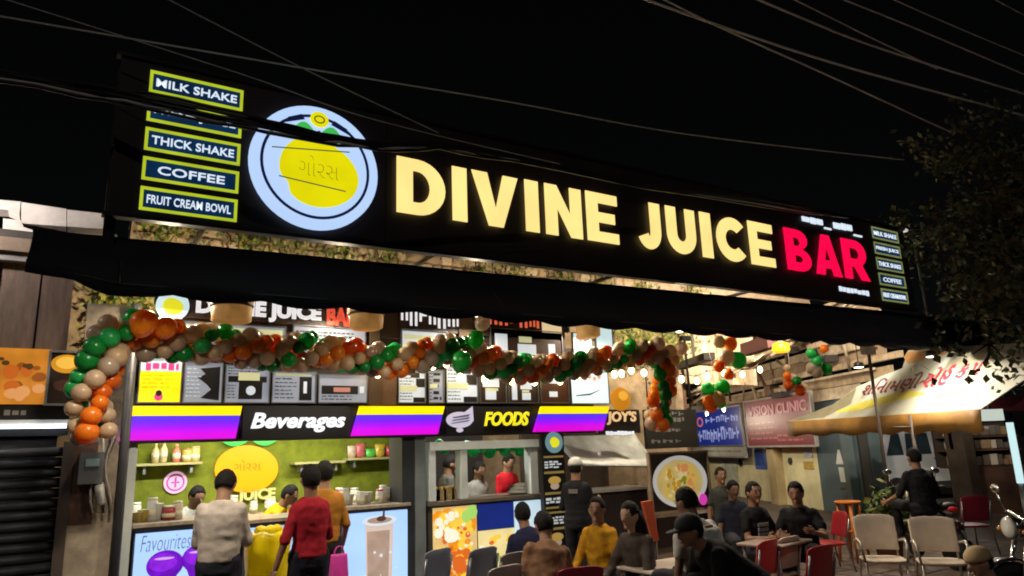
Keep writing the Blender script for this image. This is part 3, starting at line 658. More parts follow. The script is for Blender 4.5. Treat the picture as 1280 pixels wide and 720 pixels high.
def d_f(m, U, V, d):
    m.mat(0); marks(m, F8, U(.04), U(.6), V(.04), V(.96), 9, d, ht=.3, word=(.02, .05), th=.0006)
    rc(m, 0, U, V, .55, 1, .0, .16, d); rc(m, 0, U, V, .66, 1, .5, .8, d); rc(m, 1, U, V, .0, .7, .38, .55, d + .002); rc(m, 0, U, V, .45, .8, .82, 1, d)
def d_g(m, U, V, d):
    m.mat(0); marks(m, F8, U(.04), U(.3), V(.04), V(.96), 9, d, ht=.3, word=(.02, .04), th=.0006)
    m.mat(0); marks(m, F8, U(.3), U(1), V(.02), V(.98), 5, d, ht=.55, word=(.08, .2)); rc(m, 1, U, V, .05, .6, .45, .58, d + .002)
board('menu board with cream line and black corner blocks, left above FOODS', 498, 533, 464, 504, E_MW, d_f)
board('narrow menu board next to the post with bulbs, above FOODS', 536, 556, 462, 504, E_MG, d_g)
board('menu board under the bright green balloon, above FOODS', 558, 598, 458, 504, E_MW, d_f)
board('dark menu board right of the bright green balloon', 600, 634, 470, 504, mat('menu_dark', (.03, .015, .014), .4), lambda m, U, V, d: (rc(m, 2, U, V, .2, .62, .1, .45, d), rc(m, 2, U, V, .1, .75, .6, .95, d), rc(m, 1, U, V, .2, .7, .45, .56, d + .002)))
board('dark menu board with white blocks, second from the white poster', 636, 674, 472, 504, mat('menu_dark', (.03, .015, .014)), lambda m, U, V, d: (rc(m, 2, U, V, .1, .28, .1, .9, d), rc(m, 2, U, V, .4, .8, .55, .95, d), rc(m, 2, U, V, .45, .75, .1, .4, d), rc(m, 1, U, V, .45, .7, .42, .52, d + .002)))
board('brown menu board just left of the white poster', 676, 712, 468, 504, mat('menu_brown', (.05, .018, .010), .4), lambda m, U, V, d: (rc(m, 2, U, V, .3, .6, .2, .4, d), rc(m, 2, U, V, .3, .6, .7, .9, d)))
def d_w(m, U, V, d):
    m.mat(3)
    for k in range(5): m.disc(F8, U(.25 + .13 * k), V(.86 - .06 * (k % 2)), .035, d, d + .001, 10)
    m.mat(0); m.fpoly(F8, [(U(.12), V(.22)), (U(.5), V(.26)), (U(.85), V(.48)), (U(.5), V(.31)), (U(.12), V(.25))], d, d + .001)
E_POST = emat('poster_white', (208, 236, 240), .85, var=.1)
board('white poster with a thin swoosh line, right end of the menu row', 714, 762, 464, 505, E_POST, d_w)
board('upper row menu board with pale header, under the DIVINE name', 204, 358, 404, 446, E_MG, lambda m, U, V, d: (rc(m, 1, U, V, .02, .98, .75, .92, d), m.mat(0), marks(m, F8, U(.03), U(.97), V(.05), V(.7), 7, d, ht=.4, word=(.025, .07))))
board('upper row menu board with dark lines, left of the ivy post', 366, 458, 408, 452, E_MG, lambda m, U, V, d: (m.mat(0), marks(m, F8, U(.03), U(.97), V(.05), V(.9), 8, d, ht=.4, word=(.025, .07))))
board('upper white menu board behind the garland, under the white name letters', 502, 560, 412, 452, E_MW, lambda m, U, V, d: (rc(m, 1, U, V, .05, .7, .7, .85, d), m.mat(0), marks(m, F8, U(.5), U(.98), V(.1), V(.6), 3, d, ht=.5)))
board('upper dark menu board with white blocks, under the orange letters', 614, 704, 412, 452, mat('menu_dark', (.03, .015, .014)), lambda m, U, V, d: (rc(m, 2, U, V, .05, .22, .3, .85, d), rc(m, 2, U, V, .36, .62, .2, .55, d), rc(m, 1, U, V, .38, .56, .6, .8, d), rc(m, 2, U, V, .8, .9, .2, .6, d)))
board('upper white poster half hidden by balloons, narrow', 717, 742, 416, 452, E_POST, d_w)
board('upper white poster half hidden by balloons, tall', 745, 767, 402, 448, E_POST, lambda m, U, V, d: rc(m, 1, U, V, .1, .9, .1, .2, d))
B('post', F8, F8.uv(463, 420)[0], F8.uv(474, 420)[0], 2.30, 3.6, -.045, .02, mat('ivy_post', (.05, .03, .015), .7, var=.4), KI)
B('post', F8, F8.uv(574, 420)[0], F8.uv(592, 420)[0], 2.80, 3.6, -.045, .0, mat('ivy_post', (.05, .03, .015), .7), KI)
B('bulb_board', F8, F8.uv(461, 480)[0], F8.uv(496, 480)[0], 2.31, 2.75, -.045, -.01, BROWNW, KI)

# ------------------------------------------------------------------ inside the juice kiosk
FG = FY(10.03)
r = FG.uv(308, 586)
OR = thing('fruit_logo', 'big orange fruit logo with green leaves on the turf wall', 'wall logo', FG.p(r[0], r[1], .02))
pts = []
for i in range(40):
    a = 2 * math.pi * i / 40; k = 1 + .06 * math.cos(2 * a + .6); pts.append((r[0] + .38 * k * math.cos(a), r[1] + .315 * k * math.sin(a)))
MB().fpoly(FG, pts, .01, .05).build('fruit', emat('logo_orange', (255, 166, 6), .72), OR)
for s_ in (-1, 1):
    pts = [(r[0] + .02 + s_ * (.02 + .34 * t), r[1] + .36 + .085 * math.sin(math.pi * t) * k) for k, rg in ((1, range(11)), (-.8, range(9, 0, -1))) for t in [q / 10 for q in rg]]
    MB().fpoly(FG, pts, .051, .06).build('leaf', emat('leaf_green', (60, 205, 80), .6), OR)
text('ગોરસ', FG, r[0] - .17, r[0] + .17, r[1] - .02, r[1] + .11, .051, .006, 'script', emat('script_amber', (196, 128, 10), .6), OR, off=-.01)
q = FG.rect(297, 612, 343, 627)
t = text('JUICE', FG, *q, .01, .04, 'word_sign', emat('juice_cream', (222, 214, 130), .6), None, off=.04); tag(t, 'cream letters JUICE on the turf wall below the orange logo', 'word sign')
r = FG.uv(219, 603)
PS = thing('round_sign', 'pink round no-smoking style sign on the turf wall', 'sign', FG.p(*r, 0))
P('disc', lambda m: m.disc(FG, *r, .135, .01, .02, 28), emat('pink_disc', (246, 190, 226), .6), PS)
fill([arc(*r, .105, .105, 0, 352, 30), arc(*r, .085, .085, 0, 352, 30)], FG, .021, .003, 'ring', mat('pink_ring', (.5, .06, .3), .5), PS)
P('mark', lambda m: (m.fbox(FG, r[0] - .012, r[0] + .012, r[1] - .06, r[1] + .06, .021, .024), m.fbox(FG, r[0] - .05, r[0] - .014, r[1] - .01, r[1] + .01, .021, .024), m.fbox(FG, r[0] + .014, r[0] + .05, r[1] - .01, r[1] + .01, .021, .024)), mat('pink_ring', (.5, .06, .3)), PS)
def shelf(label, xa, xb, y):
    a = FG.uv(xa, y); b = FG.uv(xb, y)
    t = thing('wall_shelf', label, 'shelf', FG.p(a[0], a[1], 0))
    P('board', lambda m: m.fbox(FG, a[0], b[0], a[1] - .03, a[1], 0, .24), mat('shelf_board', (.32, .30, .12), .6), t)
    P('bracket', lambda m: m.fbox(FG, a[0] + .1, a[0] + .13, a[1] - .13, a[1] - .031, 0, .18), GREYM, t); P('bracket', lambda m: m.fbox(FG, b[0] - .13, b[0] - .1, a[1] - .13, a[1] - .031, 0, .18), GREYM, t)
    return a[1]
sz = shelf('shelf with bottles high on the turf wall, near the white jamb', 166, 249, 580)
sz2 = shelf('empty thin shelf in the middle of the turf wall', 362, 425, 578)
sz3 = shelf('shelf with bright packets at the pillar end of the turf wall', 428, 505, 573)
def bottle(label, cat, p, h, r, col, capc, group=None, shape=0):
    t = thing('bottle' if shape == 0 else ('jar' if shape == 1 else 'cup'), label, cat, p, group)
    pr_ = {0: [(.0, 0), (r, .005), (r, h * .62), (r * .4, h * .8), (r * .36, h * .92)], 1: [(0, 0), (r, .005), (r, h * .8), (r * .85, h * .88)], 2: [(0, 0), (r * .75, .004), (r, h * .93), (r * 1.06, h * .95), (r * 1.06, h * .97)]}[shape]
    P('body', lambda m: m.lathe(pr_, p, 12), mat('bt_%s' % str(col), col, .25, var=.15), t)
    P('lid', lambda m: m.lathe([(pr_[-1][0] * 1.05, h * .925 if shape == 0 else (h * .885 if shape == 1 else h * .975)), (pr_[-1][0] * 1.05, h), (0, h + .002)], p, 12), mat('bt_%s' % str(capc), capc, .4, var=.1), t)
    if shape < 2: P('sticker', lambda m: m.lathe([(r * 1.01, h * .2), (r * 1.01, h * .5)], p, 12), mat('bt_label', (.6, .55, .4), .5, var=.3), t)
SB = [(192, .24, .045, (.55, .45, .2), (.7, .6, .3), 'cream bottle, leftmost on the shelf above the pink sign'), (202, .27, .045, (.6, .5, .25), (.65, .6, .4), 'tall cream bottle, second on the shelf above the pink sign'), (218, .22, .05, (.6, .18, .12), (.7, .5, .3), 'red bottle on the shelf above the pink sign'), (231, .17, .06, (.5, .36, .08), (.3, .2, .05), 'amber jar beside the red bottle on the shelf'), (241, .19, .06, (.55, .42, .12), (.5, .4, .2), 'golden jar at the end of the bottle shelf')]
for i, (x, h, r_, c, cc, lb) in enumerate(SB):
    bottle(lb, 'bottle', FG.p(FG.uv(x, 580)[0], sz, .12), h, r_, c, cc, 'bottles on the kiosk shelf', 0 if i < 3 else 1)
PK = [(436, .13, .17, (.55, .4, .3), 'beige'), (447, .15, .2, (.5, .12, .12), 'dark red'), (459, .17, .12, (.1, .5, .08), 'green'), (471, .16, .18, (.6, .42, .06), 'yellow'), (483, .12, .15, (.42, .04, .06), 'crimson'), (494, .12, .22, (.12, .45, .06), 'lime green')]
for x, w, h, c, nm in PK:
    u = FG.uv(x, 572)[0]; p = FG.p(u, sz3, .12)
    o = MB().rings([[p + Vector((math.cos(a) * w / 2 * k, math.sin(a) * .04 * k2, zq)) for a in [2 * math.pi * j / 10 for j in range(10)]] for k, k2, zq in ((.8, 1, 0), (1, 1.2, h * .3), (.98, 1, h * .75), (1, .25, h))]).build('snack_packet', mat('pk_' + nm, c, .3, var=.4, vs_=14), None, org=p)
    tag(o, nm + ' foil packet on the shelf by the pillar', 'packet', 'packets on the kiosk shelf')
# rear worktop
WT = thing('worktop', 'rear worktop cluttered with jars under the turf wall', 'worktop', FG.p(2, 0, .3))
B('slab', FG, uL + .1, UB - .5, 1.02, 1.06, .01, .55, mat('worktop_stone', (.42, .33, .22), .5, var=.3), WT)
B('cabinet', FG, uL + .12, UB - .52, .12, 1.02, .03, .5, mat('cabinet_wood', (.33, .25, .15), .6, var=.3), WT)
rj = random.Random(5)
cols = [((.6, .58, .5), 'white'), ((.5, .3, .06), 'amber'), ((.3, .05, .05), 'maroon'), ((.5, .45, .3), 'cream'), ((.12, .3, .1), 'green')]
ORD = ['first', 'second', 'third', 'fourth', 'fifth', 'sixth', 'seventh', 'eighth', 'ninth', 'tenth', 'eleventh', 'twelfth', 'last']
for k in range(13):
    u = uL + .25 + k * .225; c, nm = cols[rj.randrange(5)] if k % 3 else cols[0]
    bottle('%s jar on the rear worktop, %s along from the white jamb' % (nm, ORD[k]), 'jar', FG.p(u, 1.06, .3 + rj.uniform(-.1, .1)), rj.uniform(.14, .26), rj.uniform(.05, .075), c, (.6, .6, .56), 'jars on the rear worktop', 1)
# front counters with backlit posters
def counter(label, ua, ub, ztop, posters, trim=.05):
    t = thing('counter', label, 'counter', F8.p(ua, 0, -.3))
    B('body', F8, ua, ub, 0, ztop - .065, -.6, -.03, mat('counter_body', (.05, .05, .055), .5), t)
    P('worktop', lambda m: m.fbox(F8, ua - .02, ub + .02, ztop - .06, ztop - .035, -.62, .03), BLACK, t)
    P('slab', lambda m: m.fbox(F8, ua - .02, ub + .02, ztop - .034, ztop, -.62, .02), mat('counter_stone', (.36, .31, .25), .3, var=.35, vs_=20), t)
    return t
E_LB = emat('poster_blue', (166, 203, 255), 1.05, var=.12, vs_=1.5)
c1 = counter('left counter with pale blue drinks poster in front of the turf wall', F8.uv(166, 690)[0], F8.uv(300, 690)[0], 1.165, None)
ua, ub = F8.uv(168, 690)[0], F8.uv(286, 690)[0]
pn = B('poster', F8, ua, ub, .12, 1.075, -.02, .01, E_LB, c1)
text('Favourites', F8, F8.uv(176, 680)[0], F8.uv(238, 678)[0], F8.uv(200, 688)[1], F8.uv(200, 668)[1], .0105, .002, 'lettering', emat('poster_grey', (96, 112, 150), .6), pn, off=-.015, shear=.2)
def goblet(m, u, v):
    m.mat(0).disc(F8, u, v, .165, .0105, .013, 26, .135); m.mat(1).disc(F8, u - .02, v + .025, .125, .0135, .0145, 22, .085)
    m.mat(2).disc(F8, u - .01, v + .06, .09, .015, .0155, 18, .012); m.mat(0).fpoly(F8, [(u - .12, v - .08), (u + .12, v - .08), (u + .03, v - .32), (u - .03, v - .32)], .0102, .0125)
gz = F8.uv(205, 706)[1]
P('picture', lambda m: (goblet(m, F8.uv(206, 708)[0], gz), goblet(m, F8.uv(249, 705)[0], gz + .03)), [emat('purple', (112, 20, 205), .8, var=.5, vs_=12), emat('purple_light', (140, 36, 230), .85, var=.45, vs_=16), emat('lilac', (210, 170, 250), .8)], pn)
uc0, uc1 = F8.uv(302, 690)[0], F8.uv(424, 690)[0]
c2_ = counter('middle counter behind the yellow bin and the customers', uc0 + .02, uc1, 1.12, None)
B('poster', F8, uc0 + .06, uc1 - .05, .12, 1.04, -.02, .01, E_LB, c2_)
uc2, uc3 = F8.uv(427, 690)[0], F8.uv(511, 690)[0]
c3_ = counter('right counter with milkshake poster beside the pillar', uc2, uc3, 1.175, None)
pn = B('poster', F8, uc2 + .02, uc3 - .02, .12, 1.10, -.02, .01, E_LB, c3_)
gu, gv = F8.uv(474, 645)
def glass(m):
    w = .17; b = gv - .9
    m.mat(0).fpoly(F8, [(gu - .15, b), (gu + .15, b), (gu + w, gv - .05), (gu - w, gv - .05)], .0105, .0115)
    m.mat(1).fpoly(F8, [(gu - .13, b), (gu + .10, b), (gu + .125, gv - .16), (gu - .15, gv - .16)], .012, .013)
    m.mat(2).disc(F8, gu, gv - .05, w + .035, .0132, .0142, 26, .055); m.mat(1).disc(F8, gu, gv - .045, w - .02, .0145, .0152, 22, .035)
    m.mat(3).disc(F8, gu + .02, gv - .03, .06, .0155, .0165, 10, .03); m.fpoly(F8, [(gu + .03, gv - .02), (gu + .06, gv - .02), (gu + .065, gv + .085), (gu + .045, gv + .085)], .0155, .0168)
    m.mat(2)
    for k in range(9): m.disc(F8, gu + random.uniform(-.25, .3), gv - .35 - random.random() * .4, random.uniform(.008, .02), .0172, .0178, 8)
P('picture', glass, [emat('shake_pale', (214, 196, 186), .8), emat('shake_tan', (184, 158, 142), .75, var=.25, vs_=9), emat('glass_pale', (216, 226, 236), .85), emat('choc', (92, 62, 52), .6)], pn)
CT = [(434, .10, .05, 1), (442, .19, .055, 1), (451, .12, .06, 2), (459, .15, .05, 1), (466, .11, .06, 2), (476, .13, .055, 2), (483, .16, .05, 1), (491, .20, .05, 1), (499, .17, .055, 1)]
for k, (x, h, r_, s_) in enumerate(CT):
    u = F8.uv(x, 625)[0]
    bottle('%s on the right counter, %s from the orange shirt' % (['pale jar', 'tall white canister', 'paper cup', 'white jar', 'small paper cup', 'squat cup', 'red-capped jar', 'tall white jar', 'last white jar'][k], ORD[k]), 'container', F8.p(u, 1.175, -.2 - .1 * (k % 3)), h, r_, (.62, .62, .58) if k % 4 else (.55, .5, .4), (.5, .06, .06) if k == 6 else (.66, .66, .63), 'containers on the right counter', s_)
for k, (x, h, r_, s_, c) in enumerate([(175, .10, .07, 2, (.5, .36, .12)), (183, .12, .06, 2, (.55, .4, .1)), (193, .23, .05, 1, (.6, .62, .6)), (200, .17, .05, 2, (.62, .64, .62)), (215, .14, .07, 1, (.35, .05, .05)), (226, .18, .05, 1, (.6, .5, .4))]):
    u = F8.uv(x, 650)[0]
    bottle(['orange cup nearest the jamb on the left counter', 'second orange cup on the left counter', 'tall clear jar on the left counter', 'white cup beside the tall jar', 'maroon jar on the left counter', 'cream jar beside the white-shirted helper'][k], 'container', F8.p(u, 1.165, -.25), h, r_, c, (.6, .58, .52), 'containers on the left counter', s_)
# ceiling tubes inside
def ctube(label, x0, x1, y, z, pw, col=(1, .95, .82), aim=(0, .3, -1)):
    t = thing('ceiling_tube', label, 'tube light', ((x0 + x1) / 2, y, z))
    P('tube', lambda m: m.tube([(x0, y, z), (x1, y, z)], .015, 8), emat('tube_warm', (255, 244, 220), 4), t)
    P('housing', lambda m: m.box(x0 - .03, x1 + .03, y - .025, y + .025, z + .017, z + .05), WHITEP, t)
    lamp('AREA', ((x0 + x1) / 2, y, z - .03), pw, col, x1 - x0, .05, aim, t)
ctube('ceiling tube lighting the turf wall inside the kiosk, jamb side', .9, 2.0, 8.9, 2.33, 50)
ctube('ceiling tube lighting the turf wall inside the kiosk, pillar side', 2.3, 3.4, 8.9, 2.33, 50)
ctube('ceiling tube inside the food booth', 4.1, 5.3, 8.7, 2.33, 36)

# ------------------------------------------------------------------ food booth
FB = thing('food_booth', 'food booth with steel-framed serving window and picture counter', 'booth', F8.p(4.5, 0, 0))
b0, b1 = F8.uv(536, 600)[0], F8.uv(676, 590)[0]
zt = F8.uv(600, 551)[1]
FRM = mat('window_frame', (.62, .70, .72), .4, metal=.1, var=.25)
B('head_rail', F8, b0, b1, zt - .10, zt - .0, -.12, .04, FRM, FB)
B('mullion', F8, b0, b0 + .08, 1.17, zt - .101, -.12, .03, FRM, FB)
B('mullion', F8, F8.uv(575, 590)[0], F8.uv(583, 590)[0], 1.17, zt - .101, -.12, .03, FRM, FB)
B('mullion', F8, F8.uv(662, 590)[0], F8.uv(671, 590)[0], 1.17, zt - .101, -.12, .03, FRM, FB)
B('counter_slab', F8, b0 - .02, b1 + .03, 1.115, 1.16, -.6, .06, mat('booth_slab', (.14, .12, .10), .4, var=.3), FB)
B('counter_body', F8, b0, b1, 0, 1.11, -.55, -.03, mat('counter_body', (.05, .05, .055)), FB)
r = (F8.uv(542, 680)[0], F8.uv(596, 680)[0], .1, 1.085)
p1 = B('poster', F8, *r, -.02, .01, emat('fruit_poster', (232, 200, 130), .8, var=.35, vs_=3), FB)
m = MB(); rnd_blobs(m, F8, lambda a: r[0] + (r[1] - r[0]) * a, lambda b: r[2] + (r[3] - r[2]) * b, .0105, [(0, 30, .5, .5, .42, .4, .03, .09), (1, 40, .45, .55, .42, .4, .02, .07), (4, 26, .45, .45, .4, .35, .015, .045), (3, 20, .5, .6, .42, .35, .01, .03), (2, 5, .8, .92, .12, .05, .04, .08), (3, 8, .3, .8, .25, .12, .03, .07), (4, 8, .4, .3, .35, .2, .05, .1), (3, 4, .35, .66, .1, .06, .05, .09)], 11)
m.build('picture', [emat('fr_or', (240, 150, 30), .8), emat('fr_yl', (246, 205, 70), .85), emat('fr_gn', (170, 220, 110), .8), emat('fr_wh', (246, 240, 220), .85), emat('fr_rd', (226, 110, 40), .75)], p1)
r2 = (F8.uv(598, 650)[0], F8.uv(642, 650)[0])
B('poster', F8, r2[0], r2[1], .78, 1.085, -.02, .01, emat('poster_navy', (24, 46, 130), .7, var=.25, vs_=3), FB)
p2 = B('poster', F8, r2[0], r2[1], .1, .77, -.02, .01, emat('poster_cream', (244, 226, 160), .8, var=.2, vs_=4), FB)
m = MB(); rnd_blobs(m, F8, lambda a: r2[0] + (r2[1] - r2[0]) * a, lambda b: .1 + .67 * b, .0105, [(0, 6, .5, .85, .4, .06, .03, .05), (1, 8, .45, .6, .4, .12, .03, .06), (2, 7, .5, .4, .4, .12, .03, .07), (3, 5, .5, .6, .35, .2, .02, .04)], 12)
m.build('picture', [emat('fr_yl', (246, 205, 70)), emat('fr_wh', (246, 240, 220)), emat('fr_gn', (170, 220, 110)), emat('fr_rd', (226, 110, 40))], p2)
B('poster', F8, r2[1] + .02, b1 - .03, .1, 1.085, -.02, .01, emat('poster_pale', (206, 232, 246), .85, var=.1), FB)
bread = [(548, 'first'), (556, 'second'), (566, 'third'), (576, 'fourth')]
for x, nm in bread:
    u = F8.uv(x, 605)[0]; p = F8.p(u, 1.16, -.18)
    t = thing('food_tray', '%s tan snack box on the booth counter from the pillar' % nm, 'snack box', p, 'snack boxes on the booth counter')
    P('box', lambda m: m.box(p.x - .07, p.x + .07, p.y - .08, p.y + .08, p.z, p.z + .13), mat('snack_card', (.45, .33, .15), .7, var=.4, vs_=12), t)
    P('filling', lambda m: [m.ell((p.x + random.uniform(-.04, .04), p.y + random.uniform(-.05, .05), p.z + .14), (.035, .03, .025), 8, 5) for _ in range(5)], mat('snack_fill', (.5, .34, .1), .6, var=.4, vs_=20), t)
u = F8.uv(658, 602)[0]; p = F8.p(u, 1.16, -.2)
o = P('towel_pile', lambda m: [m.ell((p.x + .02 * k, p.y, p.z + .03 + .04 * k), (.17 - .03 * k, .1, .035), 12, 6) for k in range(3)], mat('towel', (.6, .6, .55), .9, bump=.4), None, org=p); tag(o, 'crumpled white cloth pile at the end of the booth counter', 'cloth')
BGM = [mat('booth_green_%d' % i, c, .35, var=.1, transl=.4) for i, c in enumerate([(.01, .34, .10), (.015, .45, .15)])]
BG = thing('balloon_bunch', 'row of green balloons hung inside the booth window', 'balloon bunch', F8.p(F8.uv(615, 560)[0], 1.8, -.35))
for k, (x, y, d_) in enumerate([(583, 558, .16), (592, 563, .18), (603, 559, .17), (612, 564, .19), (620, 557, .16), (631, 562, .18), (640, 558, .15), (649, 563, .17), (657, 558, .15), (549, 556, .15), (556, 561, .14)]):
    F_ = FY(8.42); c = F_.p(*F_.uv(x, y)); P('balloon', lambda m: m.ell(c, (d_ * .46, d_ * .46, d_ * .5), 14, 9), BGM[k % 2], BG)
P('string', lambda m: m.tube([FY(8.42).p(*FY(8.42).uv(x, 553)) for x in (545, 600, 660)], .005, 5), BLACK, BG)
# column menu
FC = FY(7.75)
uc = FC.uv(679, 600)[0], FC.uv(707, 600)[0]
CM = thing('column_menu', 'tall narrow black menu column with round yellow logo beside the booth', 'menu column', FC.p(uc[0], 0, 0))
B('panel', FC, uc[0], uc[1], 0, 1.93, -.06, 0, BLACK, CM)
lu, lv = FC.uv(692, 553)
dd = MB().disc(FC, lu, lv, .135, .001, .02, 28).build('logo_disc', emat('column_logo', (120, 160, 170), .55), CM)
fruit(FC, lu, lv, .12, .021, 'fruit', emat('small_logo_yellow', (226, 222, 40)), dd)
rr = random.Random(9); zz = lv - .17; k = 0
while zz > .35:
    hgt = [.025, .10, .03, .16, .03, .08, .025][k % 7]; c = k % 7
    if c in (1, 5):
        m = MB(); marks(m, FC, uc[0] + .03, uc[1] - .03, zz - hgt, zz, 3 if c == 1 else 2, .001, ht=.7, word=(.05, .12), rag=.2); m.build('print', emat('col_white', (206, 214, 216), .6), CM)
    elif c == 3:
        m = MB(); m.mat(0).disc(FC, (uc[0] + uc[1]) / 2, zz - .05, .10, .001, .003, 16, .05); m.mat(1).disc(FC, (uc[0] + uc[1]) / 2, zz - .12, .07, .001, .0025, 14, .045); m.build('picture', [emat('col_gold', (196, 160, 80), .55), emat('col_beige', (190, 170, 150), .5)], CM)
    else:
        B('print', FC, uc[0] + .02, uc[1] - .02, zz - hgt, zz, .001, .002, emat('col_tan', (150, 130, 70), .5), CM)
    zz -= hgt + .035; k += 1
# JOY'S stall
JS = thing('stall_sign', 'black sign with pale orange letters and mango picture right of the rainbow strip', 'sign', F8.p(F8.uv(710, 540)[0], 1.9, 0))
B('panel', F8, F8.uv(757, 530)[0] - .12, F8.uv(801, 530)[0], 1.91, 2.25, -.04, -.015, BLACK, JS)
text("JOY'S", F8, F8.uv(759, 525)[0], F8.uv(796, 525)[0], F8.uv(770, 531)[1], F8.uv(770, 514)[1], -.014, .015, 'lettering', emat('joy_cream', (226, 190, 140), .8), JS, off=.03, shear=.1)
m = MB(); marks(m, F8, F8.uv(758, 541)[0], F8.uv(794, 541)[0], F8.uv(770, 544)[1], F8.uv(770, 539)[1], 1, -.014, ht=.9, word=(.05, .08), rag=0, fillr=.9); m.build('small_print', E_W2, JS)
mu, mv = F8.uv(776, 499)
P('mango', lambda m: (m.mat(0).disc(F8, mu, mv, .19, -.014, .0, 22, .17), m.mat(1).disc(F8, mu + .05, mv + .05, .09, .001, .004, 16, .07)), [emat('mango_amber', (196, 130, 24), .6, var=.2), emat('mango_gold', (226, 170, 60), .65)], JS)
FJ = FY(8.15)
j0, j1 = FJ.uv(708, 570)[0], FJ.uv(812, 570)[0]
JA = thing('white_hood', 'sloping white sheet hood over the dark counter beside the column menu', 'hood', (j0, 8.2, 1.4))
def hood(m):
    za, zb = 1.90, 1.40; n = 12; vs = []; fs = []
    for i in range(n + 1):
        for k in range(6):
            x = j0 + (j1 - j0) * i / n; f = k / 5; vs.append((x, 8.45 - .55 * f + .02 * math.sin(x * 9), za - (za - zb) * f * (.75 + .25 * i / n) - .05 * math.sin(math.pi * f)))
    for i in range(n):
        for k in range(5): a = i * 6 + k; fs.append((a, a + 1, a + 7, a + 6))
    m.add(vs, fs, True)
o = P('sheet', hood, mat('white_sheet', (.66, .70, .68), .6, var=.35, vs_=3, bump=.3, bs=6, tint=(.32, .33, .30)), JA); o.modifiers.new('thick', 'SOLIDIFY').thickness = .008
P('rail', lambda m: m.tube([(j0, 7.89, 1.50), (j1, 7.89, 1.41)], .012, 6), GREYM, JA)
JC = thing('counter', 'dark counter with white top under the white hood', 'counter', (j0 + .6, 8.2, 0))
B('body', FJ, j0, j1 - .1, 0, 1.1, -.5, .0, mat('joy_counter', (.04, .03, .03), .5), JC); B('worktop', FJ, j0 - .02, j1 - .08, 1.101, 1.14, -.52, .04, mat('joy_top', (.6, .6, .56), .4), JC)
B('back_screen', FJ, j0, j1 + .1, 0, 1.95, -1.2, -1.1, mat('joy_back', (.09, .06, .045), .8, var=.5), JC)
FK = FY(8.35)
q = FK.rect(806, 520, 874, 560)
DS = thing('dark_sign', 'black hanging sign with faint grey print left of the blue sign', 'sign', FK.p(q[0], q[2], 0))
B('panel', FK, q[0], q[1], FK.uv(840, 560)[1], FK.uv(840, 512)[1], -.05, 0, mat('dark_sign', (.02, .02, .022), .45, var=.4), DS)
m = MB(); marks(m, FK, q[0] + .25, q[1] - .25, FK.uv(840, 528)[1], FK.uv(840, 513)[1], 2, .001, ht=.7, word=(.08, .16)); marks(m, FK, q[0] + .2, q[1] - .3, FK.uv(840, 540)[1], FK.uv(840, 535)[1], 1, .001, ht=.8, word=(.06, .1)); marks(m, FK, q[0] + .1, q[1] - .2, FK.uv(840, 556)[1], FK.uv(840, 547)[1], 1, .001, ht=.5, word=(.15, .3)); m.build('print', mat('faint_print', (.26, .27, .28), .5), DS)
P('hanger', lambda m: (m.tube([FK.p(q[0] + .1, FK.uv(840, 512)[1], -.02), FK.p(q[0] + .1, 3.4, -.02)], .012, 5), m.tube([FK.p(q[1] - .1, FK.uv(840, 512)[1], -.02), FK.p(q[1] - .1, 3.4, -.02)], .012, 5)), BLACKM, DS)
# big dish picture stand
FD = FY(7.85)
q = (FD.uv(812, 600)[0], FD.uv(887, 600)[0], FD.uv(850, 640)[1], FD.uv(850, 564)[1])
DP = thing('picture_stand', 'standing picture board of a big round noodle dish behind the white-shirted diner', 'picture board', FD.p(q[0], 0, 0))
B('panel', FD, q[0] + .03, q[1] - .03, q[2] + .03, q[3] - .03, -.03, 0, mat('dish_back', (.025, .016, .014), .4, var=.3), DP)
f = MB(); w = .03
for a in ((q[0], q[1], q[3] - w, q[3]), (q[0], q[1], q[2], q[2] + w), (q[0], q[0] + w, q[2] + w, q[3] - w), (q[1] - w, q[1], q[2] + w, q[3] - w)): f.fbox(FD, *a, -.04, .02)
f.build('frame', mat('stand_frame', (.30, .22, .15), .5, var=.3), DP)
mu, mv = (q[0] + q[1]) / 2 + .0, (q[2] + q[3]) / 2 - .0; rd = (q[1] - q[0]) * .455
def dish(m):
    ry = (q[3] - q[2]) * .43
    m.mat(0).disc(FD, mu, mv, rd, .001, .004, 40, ry); m.mat(1).disc(FD, mu - .01, mv, rd * .84, .0045, .006, 36, ry * .84)
    rnd_blobs(m, FD, lambda a: mu + (a - .5) * 2 * rd, lambda b: mv + (b - .5) * 2 * ry, .0065, [(2, 26, .5, .5, .27, .27, .03, .07), (3, 20, .5, .5, .27, .27, .025, .06), (4, 8, .52, .75, .12, .05, .025, .05), (4, 8, .68, .5, .07, .16, .025, .05), (5, 7, .5, .52, .07, .06, .03, .06), (6, 10, .35, .5, .1, .2, .02, .05)], 21)
P('picture', dish, [emat('dish_plate', (196, 194, 190), .6), emat('dish_cream', (206, 182, 112), .62, var=.2), emat('dish_yellow', (210, 176, 80), .62), emat('dish_tan', (216, 196, 140), .65), emat('dish_orange', (214, 140, 84), .6), emat('dish_green', (136, 140, 40), .55), emat('dish_gold', (196, 150, 40), .55)], DP)
su, sv = FD.uv(878, 624)
P('pink_badge', lambda m: m.disc(FD, su, sv, .085, .012, .02, 18), emat('badge_pink', (226, 70, 186), .65), DP)
q2 = (q[0] + .1, q[1] - .1, .30, q[2] - .05)
B('lower_panel', FD, *q2, -.03, 0, mat('dish_back', (.025, .016, .014)), DP)
P('lower_picture', lambda m: (m.mat(0).disc(FD, mu + .12, q2[3] - .16, .3, .001, .003, 26, .14), m.mat(1).disc(FD, mu + .06, q2[3] - .15, .13, .0035, .005, 18, .09)), [emat('dish_plate', (196, 194, 190)), emat('dish_orange2', (210, 120, 50), .6)], DP)
